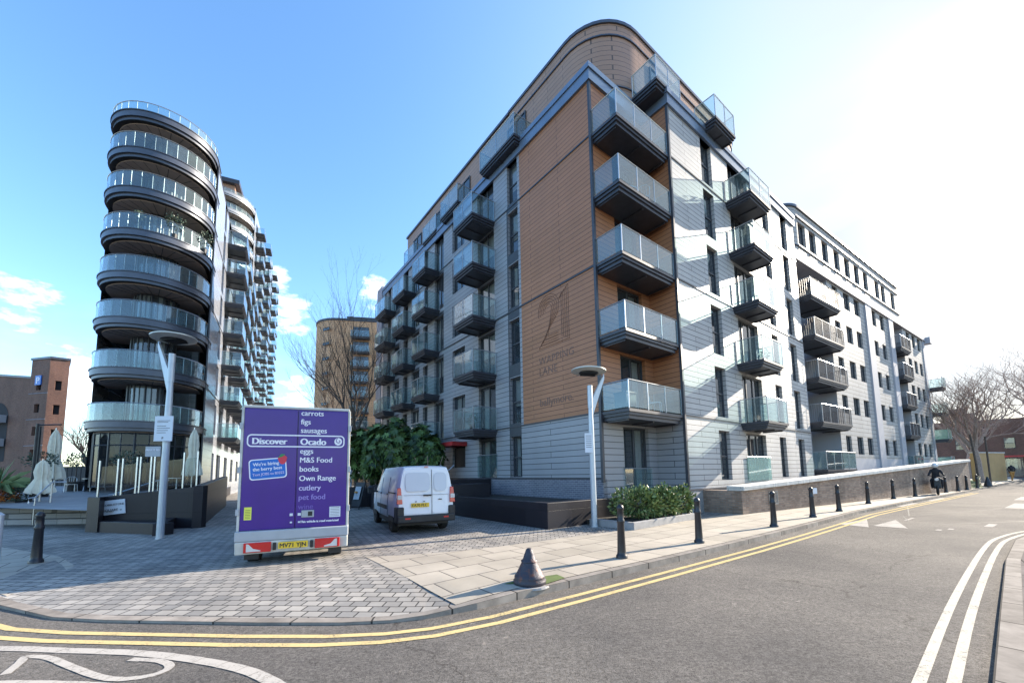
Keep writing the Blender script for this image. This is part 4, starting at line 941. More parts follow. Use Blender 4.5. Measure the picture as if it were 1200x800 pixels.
bare_tree('slender bare street tree rising in front of the tan block, nearest the grey facade', (-11.2, 28.5, .1), 12.5, 11, 'bark', .30, .15, 7, first=.34)
bare_tree('thin bare street tree left of its neighbour, above the truck roof', (-14.6, 33, .1), 10.5, 23, 'bark', .32, .12, 7, first=.36)
bare_tree('big bare plane tree beyond the end of the low wall', (44, 37.5, 0), 13.5, 5, 'barkr', .55, .30, 8, first=.24)
bare_tree('second bare plane tree behind, further up the road', (60, 52, 0), 14, 8, 'barkr', .6, .28, 8, first=.24)
bare_tree('bare tree at the right edge of the road whose twigs reach into frame', (66, 48.5, 0), 21, 14, 'barkr', .6, .3, 8, first=.24)
for i, (x, y, s_, lab) in enumerate(((-47, 44, 41, 'tall bare tree beside the brick turret'), (-44.5, 45.5, 42, 'bare tree midway between brick turret and round tower'), (-41.5, 45, 43, 'bare tree closest to the round tower'))):
    bare_tree(lab, (x, y, .5), 9.5, s_, 'bark', .55, .2, 6, first=.26, group='bare trees behind the terrace')

# ================================================================== terrace at left
struct_t = MB()
ter = [(-60, 15.4, .64), (-13.4, 15.4, .64), (-12.3, 12.25, .70), (-21.5, 25.5, 1.22), (-48, 70, 1.25), (-120, 70, 1.25), (-120, 15.4, .64)]
tm = MB(); tm.poly(ter[:4]+[(-60, 25.5, 1.22)]); tm.poly([(-21.5, 25.5, 1.22), (-48, 70, 1.25), (-120, 70, 1.25), (-60, 25.5, 1.22)])
struct(tm.build('terrace', 'terrace'))
st = MB()
for k in range(3): st.box(-60, -12.9, 14.4+.33*k, 15.42, .1 if k == 0 else .1+.18*k+.001, .1+.18*(k+1))
struct(st.build('terrace_steps', 'terrace', bevel=.01))
# sunken dark planter with the square's name
pw = thing('ramp_wall', 'dark granite ramp wall carrying the square name sign below steel posts', 'wall', (0, 0, 0))
def seg_wall(b, a, c, z0, za, zc, th=.25, side=1):
    n = nrm(a, c)*th*side; b.hexa([(a[0], a[1], z0), (c[0], c[1], z0), (c[0]+n.x, c[1]+n.y, z0), (a[0]+n.x, a[1]+n.y, z0), (a[0], a[1], za), (c[0], c[1], zc), (c[0]+n.x, c[1]+n.y, zc), (a[0]+n.x, a[1]+n.y, za)])
A0, A1 = (-12.85, 12.15), (-9.72, 11.2)
far1 = (A1[0]-.540*48, A1[1]+.842*48)
b = MB(); seg_wall(b, A0, A1, .05, .42, .42); seg_wall(b, A1, far1, .05, .42, 1.1); b.hexa([(-12.9, 12.12, .05), (-12.38, 11.97, .05), (-12.6, 12.34, .05), (-13.1, 12.34, .05), (-12.9, 12.12, 1.14), (-12.38, 11.97, 1.14), (-12.6, 12.34, 1.14), (-13.1, 12.34, 1.14)])
W0 = (-12.3, 12.05); W1 = (W0[0]-.596*14, W0[1]+.803*14)
W0b = (-12.3, 12.42); WB = (-10.35, 12.6)
seg_wall(b, (-12.85, 12.35), (-9.9, 12.75), .05, 1.12, 1.42); seg_wall(b, (-9.9, 12.75), (-9.9-.54*12, 12.75+.842*12), .05, 1.42, 1.75)
b.build('wall_face', 'darkstone', pw, bevel=.01)
b = MB(); b.poly([(-12.6, 12.4, .2), (-9.9, 11.5, .2), (-9.9-.54*40, 11.5+.842*40, .2), (-12-.54*40, 12.6+.842*40, .2)]); b.build('soil', 'soil', pw)
n_ = (Vector((-9.9, 12.75))-Vector((-12.3, 12.42))).normalized(); an = math.atan2(n_.y, n_.x)
sgn = MB(); sgn.box(0, .64, -.03, -.004, 0, .44); so_ = sgn.build('name_sign', 'signwhite', pw); so_.location = (-12.66, 12.37, .56); so_.rotation_euler = (0, R(-6), an)
text('lettering', 'COBBLESTONE', .086, 'txtdark', so_, (.04, -.034, .27)); text('lettering', 'SQUARE', .11, 'txtdark', so_, (.04, -.034, .1)); text('lettering', 'E1', .06, 'txtdark', so_, (.5, -.034, .1))
gb = thing('glass_balustrade', 'glass balustrade of paired steel posts standing on the dark ramp wall', 'balustrade', (0, 0, 0))
pts_ = [(X, 12.40+(X+12.85)*.134+.1, 1.12+(X+12.85)*.10) for X in (-12.98, -12.47, -12.34, -11.94, -11.84, -11.54, -11.44, -11.1, -10.6, -10.2)]
for i, (x, y, z) in enumerate(pts_): b = MB(); b.box(x-.022, x+.022, y-.02, y+.02, z, z+1.15); b.build('post', 'steel', gb)
b = MB()
for (p, q) in zip(pts_, pts_[1:]): b.hexa([(p[0]+.05, p[1], p[2]+.05), (q[0]-.05, q[1], q[2]+.05), (q[0]-.05, q[1]+.012, q[2]+.05), (p[0]+.05, p[1]+.012, p[2]+.05), (p[0]+.05, p[1], p[2]+.95), (q[0]-.05, q[1], q[2]+.95), (q[0]-.05, q[1]+.012, q[2]+.95), (p[0]+.05, p[1]+.012, p[2]+.95)])
b.build('glass_panel', 'clear', gb)
def handrail(label, x, y, dx):
    t = thing('handrail', label, 'handrail', (x, y, .1), 0)
    b = MB(); b.tube([(0, 0, 0), (0, 0, .95)], .022, 8); b.tube([(dx, 1.0, .5), (dx, 1.0, 1.5)], .022, 8); b.build('post', 'steel', t)
    b = MB(); b.tube([(-.1, -.1, .78), (-.1, -.12, .95), (0, 0, .97), (dx, 1.0, 1.5), (dx+.25, 1.25, 1.5)], .024, 8); b.build('rail', 'steel', t)
handrail('steel stair handrail on the terrace steps beside the dark plant pot', -17.1, 14.3, -.6); handrail('steel stair handrail behind the balustrade posts', -16.4, 16.4, .9)

def parasol(label, x, y, z, h=2.6, w_=.26):
    t = thing('parasol', label, 'parasol', (x, y, z), 0, 'closed cream parasols on the terrace')
    b = MB(); n = 20; rows = [(h*.26, w_*1.05), (h*.36, w_*.95), (h*.5, w_*.62), (h*.58, w_*.45), (h*.72, w_*.55), (h*.88, w_*.42), (h*.97, w_*.12)]
    base = len(b.v)
    for zz_, rr in rows:
        for k in range(n): a = 2*math.pi*k/n; q = rr*(1+.28*math.cos(k*math.pi)); b.v.append((q*math.cos(a), q*math.sin(a), zz_+(.04*math.cos(k*math.pi) if zz_ < h*.3 else 0)))
    for i in range(len(rows)-1):
        for k in range(n): a_, c_ = base+i*n+k, base+i*n+(k+1) % n; b.f.append((a_, c_, c_+n, a_+n)); b.mi.append(0)
    b.build('canopy', 'cream', t, smooth=True, angle=60)
    b = MB(); b.tube([(0, 0, 0), (0, 0, h)], .03, 8); b.build('pole', 'steel', t); b = MB(); b.box(-.3, .3, -.3, .3, 0, .06); b.build('base', 'black', t)
parasol('closed cream parasol in front of the round tower windows at right of the terrace', -15.0, 18.6, 1.0, 3.05, .3)
parasol('closed cream parasol standing just behind the dark plant pot', -18.9, 15.95, .68, 1.85, .34)
parasol('tall closed cream parasol further back beside the black banner frame', -22.6, 19.5, .85, 3.4, .36)
def pot(label, x, y, z, r, h, kind):
    t = thing('plant_pot', label, 'plant pot', (x, y, z))
    b = MB(); b.lathe([(r*.72, 0), (r*.95, h*.85), (r*1.08, h*.86), (r*1.08, h), (r*.9, h), (r*.88, h*.93)], n=20); b.build('pot', 'black', t, smooth=True)
    pl_ = thing('potted_'+kind, {'olive': 'round headed olive growing in the dark pot '+label.split('pot ')[-1], 'shrub': 'small leafy shrub in the pot '+label.split('pot ')[-1]}[kind], 'plant', (x, y, z+h*.9))
    b = MB(); b.tube([(0, 0, 0), (.03, 0, .5), (0, .02, 1.0)], [.03, .025, .02], 6)
    for k in range(6): a = k; b.tube([(0, .02, .9), (.35*math.cos(a), .35*math.sin(a), 1.25)], [.015, .008], 4)
    b.build('stem', 'bark', pl_); leaf_cloud((0, 0, 1.25), (.55, .5, .38), 520, .11, 'leafb', pl_, shell=.2, rnd=rb)
pot('dark plant pot at the head of the terrace steps', -21.6, 18.2, .80, .36, .6, 'olive')
pot('dark plant pot by the tower entrance behind the balustrade posts', -18.4, 19.0, .9, .32, .5, 'olive')
pot('dark plant pot beside the railings left of the tower door', -24.2, 22, 1.0, .4, .6, 'olive')
# cafe banner frame
t = thing('banner_stand', 'tall black banner frame with a dark cloth at the left of the terrace', 'banner stand', (-19.2, 15.9, .66))
b = MB(); b.tube([(0, 0, 0), (0, 0, 3.3)], .05, 8); b.box(-.6, .35, -.3, .3, 0, .05); b.tube([(0, 0, 3.25), (.95, 0, 3.25)], .03, 6); b.build('pole', 'black', t)
b = MB(); b.quad((.06, 0, 1.0), (.2, .02, 1.0), (.14, .02, 3.2), (.06, 0, 3.2)); b.box(.05, .12, -.01, .01, .9, 3.2); b.build('cloth', 'black', t)
# spiky plant and mixed pots at the left edge
t = thing('spiky_palm', 'spiky green palm like plant at the left edge of the terrace', 'plant', (-20.2, 15.6, .9))
b = MB(); rr = random.Random(9)
for k in range(70):
    a = rr.uniform(0, 6.28); el = rr.uniform(.15, 1.35); ln = rr.uniform(.9, 1.4); d = Vector((math.cos(a)*math.cos(el), math.sin(a)*math.cos(el), math.sin(el)))
    s_ = d.cross(Vector((0, 0, 1))).normalized()*.035; p0 = Vector((0, 0, .5)); p1 = p0+d*ln*.6; p2 = p0+d*ln+Vector((0, 0, -.35*math.cos(el)*ln)); b.poly([p0-s_, p1-s_, p2, p1+s_, p0+s_])
b.build('foliage', 'leaf3', t); b = MB(); b.tube([(0, 0, 0), (0, 0, .55)], .09, 8); b.build('stem', 'bark', t)
for i, (x, y, r_x, m_, lab, c_) in enumerate(((-20.0, 15.7, .42, 'leafo', 'orange leaved bush at the left edge below the palm', 'bush'), (-19.5, 15.75, .32, 'leafb', 'grey green shrub beside the orange bush', 'bush'), (-19.75, 15.6, .28, 'leafo', 'low russet shrub nearest the banner foot', 'bush'))):
    q = thing('terrace_shrub', lab, c_, (x, y, .75)); leaf_cloud((0, 0, .38), (r_x, r_x, r_x), 420, .1, m_, q, shell=.2, rnd=rb)
    b = MB(); b.tube([(0, 0, 0), (0, 0, .3)], .03, 5); b.build('stem', 'bark', q)
t = thing('trough_planter', 'dark trough holding the shrubs at the left edge of the terrace', 'planter', (-20.2, 15.75, .64)); b = MB(); b.box(-1.1, .95, -.3, .3, 0, .25); b.build('trough', 'darkstone', t, bevel=.01)
# bistro furniture
def chair(label, x, y, z, rz, group='metal bistro chairs on the terrace'):
    t = thing('bistro_chair', label, 'chair', (x, y, z), rz, group)
    b = MB(); b.box(-.2, .2, -.2, .2, .43, .46); b.build('seat', 'rail', t)
    b = MB(); b.tube([(-.2, .2, .45), (-.2, .24, .75), (-.1, .26, .86), (.1, .26, .86), (.2, .24, .75), (.2, .2, .45)], .014, 6)
    for x_ in (-.08, 0, .08): b.tube([(x_, .21, .45), (x_, .255, .85)], .008, 4)
    b.build('backrest', 'rail', t)
    for sx in (-1, 1):
        for sy in (-1, 1): b = MB(); b.tube([(.18*sx, .18*sy, .44), (.2*sx, .21*sy, 0)], .012, 5); b.build('leg', 'rail', t)
    return t
def table(label, x, y, z):
    t = thing('bistro_table', label, 'table', (x, y, z), 0, 'bistro tables on the terrace')
    b = MB(); b.lathe([(.34, 0), (.34, .03)], n=20, z=.72); b.build('tabletop', 'rail', t); b = MB(); b.tube([(0, 0, 0), (0, 0, .72)], .03, 8); b.lathe([(.2, 0), (.18, .03)], n=16); b.build('pedestal', 'rail', t)
table('white pedestal table right of the lamp post by the tower windows', -14.6, 17.3, .95); table('small metal table behind the dark plant pot', -24.5, 21.3, 1.0); table('small metal table left of the tower entrance railings', -22.9, 21.6, 1.0)
for i, (x, y, z, a, lab) in enumerate(((-25.1, 21, 1.0, 200, 'metal bistro chair behind the dark plant pot, turned from the road'), (-24.0, 21.6, 1.0, 40, 'metal bistro chair left of the small table behind the pot'), (-23.4, 21.1, 1.0, 150, 'metal bistro chair right of the table by the tower railings'), (-25.6, 21.8, 1.0, 20, 'metal bistro chair farthest left on the terrace'), (-22.3, 21.8, 1.02, 90, 'metal bistro chair nearest the tower door'))):
    chair(lab, x, y, z, R(a))
M['hedge'] = M['leafb']
t = thing('screen_fence', 'dark timber screen fence at the back of the terrace', 'fence', (-40, 33, .5), R(-5)); b = MB()
for k in range(40): b.box(k*.42, k*.42+.36, 0, .06, 0, 2.3)
b.build('boards', 'darker', t)

# ================================================================== street lamps
def lamp(label, x, y, h, arm_dir, group='disc headed street lamps'):
    t = thing('street_lamp', label, 'street lamp', (x, y, .1), 0, group)
    b = MB(); b.tube([(0, 0, 0), (0, 0, h*.68)], [.085, .078], 14); b.tube([(0, 0, h*.68), (0, 0, h*.86)], [.078, .06], 14); b.tube([(0, 0, h*.84), (0, 0, h)], .075, 14); b.lathe([(.10, 0), (.10, .03)], n=14); b.build('pole', 'sage', t, smooth=True)
    d = Vector(arm_dir); e = Vector((d.x*.50, d.y*.50, h+.30)); b = MB()
    s_ = Vector((-d.y, d.x, 0)).normalized()*.03
    for q in (0, 1):
        pass
    p0, p1 = Vector((d.x*.05, d.y*.05, h*.78)), Vector((d.x*.05, d.y*.05, h*.90)); b.hexa([p0-s_, p0+s_, e+s_-Vector((0, 0, .06)), e-s_-Vector((0, 0, .06)), p1-s_, p1+s_, e+s_+Vector((0, 0, .10)), e-s_+Vector((0, 0, .10))]); b.build('bracket', 'sage', t)
    c = e+Vector((-d.x*.52, -d.y*.52, .12)); tilt = Matrix.Rotation(R(3), 4, Vector((-d.y, d.x, 0)))
    b = MB(); b.lathe([(.20, -.05), (.40, -.035), (.51, .0), (.51, .03), (.30, .10), (.05, .13)], n=30); me = b.mesh('lamp_head', 'disc', True); me.transform(tilt); o = link('lamp_head', me, t, c, smooth=True)
    b = MB(); b.lathe([(.27, -.06), (.29, -.045)], n=24)
    for k in range(-3, 4): b.box(-.22, .22, k*.065-.012, k*.065+.012, -.085, -.058)
    me = b.mesh('lamp_glass', 'black'); me.transform(tilt); link('lamp_glass', me, o)
    return t
l1 = lamp('disc headed street lamp beside the dark ramp wall at left', -9.25, 10.55, 4.95, (-1, .25, 0))
b = MB(); b.box(-.24, .24, -.12, -.10, 2.55, 3.22); sg = b.build('notice_sign', 'signwhite', l1)
b = MB()
for k, z in enumerate((3.1, 3.06, 2.96, 2.9, 2.84, 2.78)): b.box(-.17, .17-.05*(k % 3), -.124, -.121, z-.012, z)
b.lathe([(.05, 0), (.05, .003)], n=14, cy=0, z=0); b.v = b.v; b.build('small_print', 'txtdark', sg)
text('lettering', 'P', .09, 'txtdark', sg, (-.03, -.124, 2.6))
b = MB(); b.box(-.50, -.1, -.05, -.03, 2.15, 2.42); sg2 = b.build('plate_sign', 'lightgrey', l1)
text('lettering', 'PRIVATE RD', .07, 'txtwhite', sg2, (-.49, -.055, 2.3), bold=.002)
l2 = lamp('disc headed street lamp in front of the terracotta wall', 2.32, 11.52, 4.1, (.95, .45, 0))
b = MB(); b.box(-.22, -.0, -.13, -.11, 2.12, 2.68); sg = b.build('notice_sign', 'signwhite', l2)
b = MB()
for k in range(7): b.box(-.19, -.03, -.134, -.131, 2.6-k*.055, 2.612-k*.055)
b.build('small_print', 'txtdark', sg)
lamp('far disc headed street lamp among the bare trees above the shrubs', -12.4, 30.5, 5.6, (.6, -.2, 0))

# ================================================================== bollards
def bollard_parts(t):
    b = MB(); b.lathe([(.105, 0), (.105, .05), (.085, .07), (.078, .12), (.062, .62), (.072, .64), (.072, .68), (.060, .70), (.056, .86), (.066, .875), (.066, .905), (.045, .945), (.015, .965)], n=12); b.build('post', 'iron', t, smooth=True, angle=50)
spots = [((1.95, 6.98+.35), 'black cast iron bollard right of the old iron cone, first of the pavement row'), ((4.0, 8.72), 'black bollard in front of the laurel bed, second of the pavement row'), ((7.08, 10.95), 'black bollard just left of the wall grille'),
         ((9.65, 12.95), 'black bollard between the wall grille and the white plaque'), ((11.85, 14.6), 'black bollard just right of the white plaque'), ((15.5, 17.5), 'black bollard midway along the low brick wall'), ((18.9, 19.9), 'black bollard second to the left of the moped rider'),
         ((21.5, 21.4), 'black bollard directly left of the moped rider'), ((26.2, 24.2), 'black bollard directly right of the moped rider'), ((28.1, 25.25), 'black bollard second to the right of the moped rider'), ((30.1, 26.5), 'black bollard at the far end of the low wall'), ((33.0, 28.4), 'black bollard beyond the wall end by the grass'), ((-9.1, 7.72), 'black bollard alone on the pavement at the left')]
first = None
for (x, y), lab in spots:
    if first is None: first = thing('bollard', lab, 'bollard', (x, y, .1), 0, 'black bollards along the kerb'); bollard_parts(first); o = first
    else: o = copy_tree(first); o.location = (x, y, .1); o['label'] = lab
    o.rotation_euler = (R(random.uniform(-1, 1)), R(random.uniform(-1, 1)), 0)
t = thing('sign_post', 'galvanised post cut by the left edge of the photo', 'post', (-8.78, 6.85, .1)); b = MB(); b.tube([(0, 0, 0), (0, 0, .98)], .06, 12); b.lathe([(.068, 0), (.02, .05)], n=12, z=.98); b.build('post', 'sage', t, smooth=True)
# old cannon style bollard
cb = thing('iron_cone_bollard', 'squat rusty iron cone bollard on the kerb corner', 'bollard', (.22, 5.80, .09)); cb.scale = (.82, .82, .80)
b = MB(); b.lathe([(.26, 0), (.285, .02), (.285, .075), (.262, .10), (.268, .125), (.262, .15), (.235, .18), (.175, .30), (.135, .385), (.148, .395), (.142, .415), (.115, .43), (.085, .52), (.055, .60), (.03, .62)], n=28)
b.build('cone', 'rust', cb, smooth=True, angle=60); b = MB(); b.lathe([(.36, -.02), (.35, .012)], n=24); b.build('footing', 'plinth', cb)
struct_m = MB(); struct_m.poly([(-.15, 5.75, .112), (.1, 5.95, .112), (.65, 6.22, .112), (.75, 6.02, .112), (.45, 5.72, .112)]); mo = struct_m.build('moss', 'grass'); mo['kind'] = 'stuff'

# ================================================================== delivery truck
TW, TH = 2.04, 3.05
tk = thing('delivery_truck', 'tall purple home delivery truck seen from behind with rear doors closed', 'truck', (-4.10, 7.55, .08), R(22)); tk.scale = (.885, .9, .945)
for sx in (-1, 1): b = MB(); b.box(sx*.78-.13, sx*.78+.13, .08, .10, .1, .34); b.build('mudflap', 'black', tk)
h2 = TW/2
b = MB(); b.prism(rounded(-h2, 0, h2, 4.3, .05, 3, (1, 1, 1, 1)), .62, TH); b.build('box_body', 'purple', tk, bevel=.02)
b = MB()
for sx in (-1, 1): b.box(sx*h2-.025, sx*h2+.025, -.03, .06, .62, TH-.02)
b.box(-h2, h2, -.02, .06, TH-.02, TH+.03); b.box(h2+.0, h2+.02, .06, 4.25, TH-.08, TH); b.build('corner_trim', 'offwhite', tk, bevel=.01)
b = MB(); b.box(-h2+.03, -.012, -.035, -.004, .66, TH-.05); dl = b.build('rear_door', 'purple', tk, bevel=.008)
b = MB(); b.box(.012, h2-.03, -.035, -.004, .66, TH-.05); dr = b.build('rear_door', 'purple', tk, bevel=.008)
b = MB()
for z in (.95, 1.75, 2.6):
    for sx in (-1, 1): b = MB(); b.box(sx*(h2+.015)-.03, sx*(h2+.015)+.03, -.06, .05, z, z+.12); b.build('door_hinge', 'lightgrey', tk, bevel=.005)

b = MB(); b.hexa([(-h2-.02, -.10, .22), (h2+.02, -.10, .24), (h2+.02, .12, .24), (-h2-.02, .12, .24), (-h2-.02, -.14, .46), (h2+.02, -.14, .46), (h2+.02, .3, .46), (-h2-.02, .3, .46)]); b.build('bumper', 'offwhite', tk, bevel=.02)
b = MB(); b.box(-h2-.03, h2+.03, -.13, .3, .463, .655); b.build('tail_panel', 'lightgrey', tk, bevel=.02)
def lampcluster(x0, x1, flip):
    b = MB(); b.box(x0, x1, -.165, -.12, .26, .445); o = b.build('tail_light', 'redlamp', tk, bevel=.012)
    w_ = (x1-x0); xs = [x0+.05, x0+.09, x0+.17, x0+.3] if not flip else [x1-.05, x1-.09, x1-.17, x1-.3]
    c = MB(); c.poly([(xs[0], -.168, .28), (xs[3], -.168, .28), (xs[3], -.168, .30), (xs[2], -.168, .335), (xs[1], -.168, .42), (xs[0], -.168, .425)]); c.build('reversing_lens', 'clearlamp', o)
lampcluster(-h2+.14, -h2+.62, False); lampcluster(h2-.62, h2-.14, True)
b = MB(); b.box(-.27, .27, -.16, -.145, .30, .42); pl_ = b.build('number_plate', 'numyellow', tk); text('lettering', 'MV71 YJN', .115, 'txtdark', pl_, (-.25, -.164, .32), bold=.002)
b = MB()
for sx in (-1, 1): b.box(sx*.34-.03, sx*.34+.03, -.16, -.13, .28, .42)
b.build('plate_lamp', 'black', tk, bevel=.01)
for sx in (-1, 1):
    for y in (.5, 4.6):
        b = MB(); xs = sx*(h2-.22)
        b.v = []; b.lathe([(.15, -.11), (.31, -.11), (.335, -.09), (.335, .09), (.31, .11), (.15, .11)], n=28); me = b.mesh('wheel', 'tyre', True); me.transform(Matrix.Rotation(R(90), 4, 'Y')); o = link('wheel', me, tk, (xs, y, .335), smooth=True)
        b = MB(); b.lathe([(.03, -.05), (.2, -.08), (.2, .08), (.03, .05)], n=20); me = b.mesh('rim', 'lightgrey'); me.transform(Matrix.Rotation(R(90), 4, 'Y')); link('rim', me, o)
b = MB(); b.box(-.7, .7, .5, 5.0, .42, .6); b.tube([(-.85, .5, .33), (.85, .5, .33)], .04, 8); b.box(-.62, -.2, .6, .75, .18, .35); b.build('chassis', 'black', tk)
b = MB(); b.hexa([(-.95, 4.35, .4), (.95, 4.35, .4), (.9, 5.9, .4), (-.9, 5.9, .4), (-.9, 4.35, 2.3), (.9, 4.35, 2.3), (.8, 5.0, 2.25), (-.8, 5.0, 2.25)]); b.build('cab', 'white', tk, bevel=.05)
# rear graphics
def rt_text(body, x, z, size, mat='txtwhite', bold=.0, par=dr, y=-.038, sp=1): return text('lettering', body, size, mat, par, (x, y, z), bold=bold, spacing=sp)
for body, yp, mt in (('carrots', 487, 'txtwhite'), ('figs', 498, 'txtwhite'), ('sausages', 508.6, 'txtwhite'), ('eggs', 534.3, 'txtwhite'), ('M&S Food', 545.3, 'txtwhite'), ('books', 556.3, 'txtwhite'), ('Own Range', 567.7, 'txtwhite'), ('cutlery', 579.3, 'txtl1'), ('pet food', 590.6, 'txtl2'), ('wine', 602, 'txtl3')):
    rt_text(body, .05, (660-yp)/61.0+.07, .152, mt, .003)
rt_text('Ocado', .05, (660-523.5)/61+.07, .185, bold=.009); rt_text('Discover', -.84, (660-522.5)/61+.06, .175, bold=.009, par=dl)
# rounded outline box
def outline(b, x0, x1, z0, z1, r, t_, y):
    pts = []
    for cx, cz, a0 in ((x1-r, z1-r, 0), (x0+r, z1-r, 90), (x0+r, z0+r, 180), (x1-r, z0+r, 270)):
        for k in range(7): a = R(a0+15*k); pts.append((cx, cz, math.cos(a), math.sin(a)))
    n = len(pts)
    for i in range(n):
        p, q = pts[i], pts[(i+1) % n]
        b.quad((p[0]+p[2]*r, y, p[1]+p[3]*r), (q[0]+q[2]*r, y, q[1]+q[3]*r), (q[0]+q[2]*(r-t_), y, q[1]+q[3]*(r-t_)), (p[0]+p[2]*(r-t_), y, p[1]+p[3]*(r-t_)))
b = MB(); zc = (660-519)/61+.07; outline(b, -.93, .93, zc-.125, zc+.125, .085, .025, -.0385); b.build('logo_outline', 'txtwhite', tk)
b = MB(); sp_c = (.80, zc)
for k in range(26): # swirl emblem: disc with a curl
    pass
cir = [(sp_c[0]+.078*math.cos(R(a)), -.0388, sp_c[1]+.078*math.sin(R(a))) for a in range(0, 360, 15)]; b.poly(cir); b.build('swirl_emblem', 'txtwhite', tk)
b = MB(); sp = [((.012+.05*k/20)*math.cos(R(70-16*k)), (.012+.05*k/20)*math.sin(R(70-16*k))) for k in range(21)]
b.tube([(sp_c[0]+.012+x, -.040, sp_c[1]+.012+z) for x, z in sp], .007, 4); b.build('swirl_curl', 'purple', tk)
# hiring sticker
stk = MB(); 
def tilted_box(b, cx, cz, w_, h_, ang, y, r=.06):
    pts = []
    for sx, sz, a0 in ((1, 1, 0), (-1, 1, 90), (-1, -1, 180), (1, -1, 270)):
        for k in range(5): a = R(a0+22.5*k); pts.append((sx*(w_/2-r)+r*math.cos(a), sz*(h_/2-r)+r*math.sin(a)))
    c_, s_ = math.cos(ang), math.sin(ang); b.poly([(cx+x*c_-z*s_, y, cz+x*s_+z*c_) for x, z in pts])
zc2 = (660-552.5)/61+.07
b = MB(); tilted_box(b, -.53, zc2, .68, .40, R(5), -.037); s_o = b.build('sticker', 'txtwhite', dl)
b = MB(); tilted_box(b, -.53, zc2, .64, .36, R(5), -.0385, .05); b.build('sticker_field', 'blue', s_o)
for body, dz, mt in (("We're hiring", .075, 'txtwhite'), ('the berry best', -.02, 'txtwhite'), ('Text JOBS to 83222', -.115, 'txtl1')):
    text('lettering', body, .092 if dz > -.1 else .07, mt, s_o, (-.80, -.040, zc2+dz-.03), (R(90), R(-5), 0), bold=.002)
b = MB(); sx0, sz0 = -.27, zc2+.19; b.poly([(sx0+.09*math.cos(R(a))*(1 if math.sin(R(a)) > 0 else .85), -.0405, sz0+.105*math.sin(R(a))*(1 if math.sin(R(a)) < 0 else .75)) for a in range(0, 360, 20)]); b.build('strawberry', 'strawberry', s_o)
b = MB(); b.poly([(sx0-.09, -.042, sz0+.02), (sx0-.03, -.042, sz0+.1), (sx0+.05, -.042, sz0+.09), (sx0-.01, -.042, sz0+.045)]); b.build('strawberry_leaf', 'leafgreen', s_o)
b = MB(); b.box(-.92, -.79, -.039, -.036, .86, 1.10); y_o = b.build('sticker', 'lime', dl)
b = MB()
for k in range(6): b.box(-.90, -.81, -.0405, -.0395, .89+k*.03, .897+k*.03)
b.build('small_print', 'txtdark', y_o); text('lettering', 'Alk', .05, 'txtdark', y_o, (-.9, -.0405, 1.05)) if False else None
b = MB(); b.box(.66, .88, -.039, -.036, .84, 1.05); w_o = b.build('sticker', 'signwhite', dr)
b = MB()
for k in range(6): b.box(.68, .86, -.0405, -.0395, .865+k*.032, .872+k*.032)
b.build('small_print', 'txtdark', w_o)
rt_text('This vehicle is road restricted', .10, .755, .062, bold=.003)
b = MB(); b.box(.12, .36, -.055, -.037, .86, 1.0); ho = b.build('door_handle', 'lightgrey', dr, bevel=.01); b = MB(); b.box(.245, .33, -.058, -.054, .885, .975); b.build('handle_recess', 'black', ho)
for x, par in ((-.1, dl), (.05, dr)):
    b = MB(); b.box(x-.0, x+.06, -.05, -.037, .90, .95); b.build('latch', 'signwhite', par); b = MB(); b.box(x+.01, x+.05, -.05, -.037, .76, .79); b.build('latch', 'signwhite', par)

# ================================================================== white van
vn = thing('panel_van', 'small white panel van with black bumper parked in the side street', 'van', (-2.33, 10.8, .1), R(28))
VW, VL, VH = 1.58, 4.2, 1.80
def van_section(y):
    # returns half width, roof z, floor z, shoulder
    f = y/VL
    if f < .62: roof = VH-.02*abs(f-.3)-(.08*(1-min(1, y/.18)))
    elif f < .82: roof = VH-.04-(f-.62)/.2*(VH-1.10)
    else: roof = 1.06-(f-.82)/.18*.24
    hw = VW/2*(1-.06*(1-min(1, y/.25)))*(1-.16*max(0, (f-.86)/.14)**2)
    return hw, roof
st_y = [0, .03, .10, .25, .6, 1.0, 1.5, 2.0, 2.3, 2.6, 2.8, 3.0, 3.2, 3.45, 3.7, 3.95, 4.1, 4.2]
b = MB(); rows_ = []
for y in st_y:
    hw, roof = van_section(y); zf = .34; yo = 0
    sec = [(0, zf), (hw*.9, zf), (hw, .45), (hw*1.0, .75), (hw*.985, 1.0), (hw*.955, min(1.2, roof-.1)), (hw*.88, min(1.55, roof-.06)), (hw*.78, roof-.02), (hw*.6, roof), (0, roof+.015)]
    row = [(x, z) for x, z in sec]+[(-x, z) for x, z in sec[-2:0:-1]]; idx = []
    for x, z in row: b.v.append((x, y+(.10*max(0, z-1.0) if y < .05 else 0), z)); idx.append(len(b.v)-1)
    rows_.append(idx)
for a, c in zip(rows_, rows_[1:]):
    n = len(a)
    for k in range(n): b.f.append((a[k], a[(k+1) % n], c[(k+1) % n], c[k])); b.mi.append(0)
b.f.append(tuple(reversed(rows_[0]))); b.mi.append(0); b.f.append(tuple(rows_[-1])); b.mi.append(0)
b.build('body', 'vanwhite', vn, smooth=True, angle=38)
def vrear(z): return .10*max(0, z-1.0)-.012
b = MB(); 
def panel(b, x0, x1, z0, z1, r=.08, off=0, y_=None):
    pts = []
    for cx, cz, a0 in ((x1-r, z1-r, 0), (x0+r, z1-r, 90), (x0+r, z0+r, 180), (x1-r, z0+r, 270)):
        for k in range(5): a = R(a0+22.5*k); x, z = cx+r*math.cos(a), cz+r*math.sin(a); pts.append((x, vrear(z)-off, z))
    b.poly(pts)
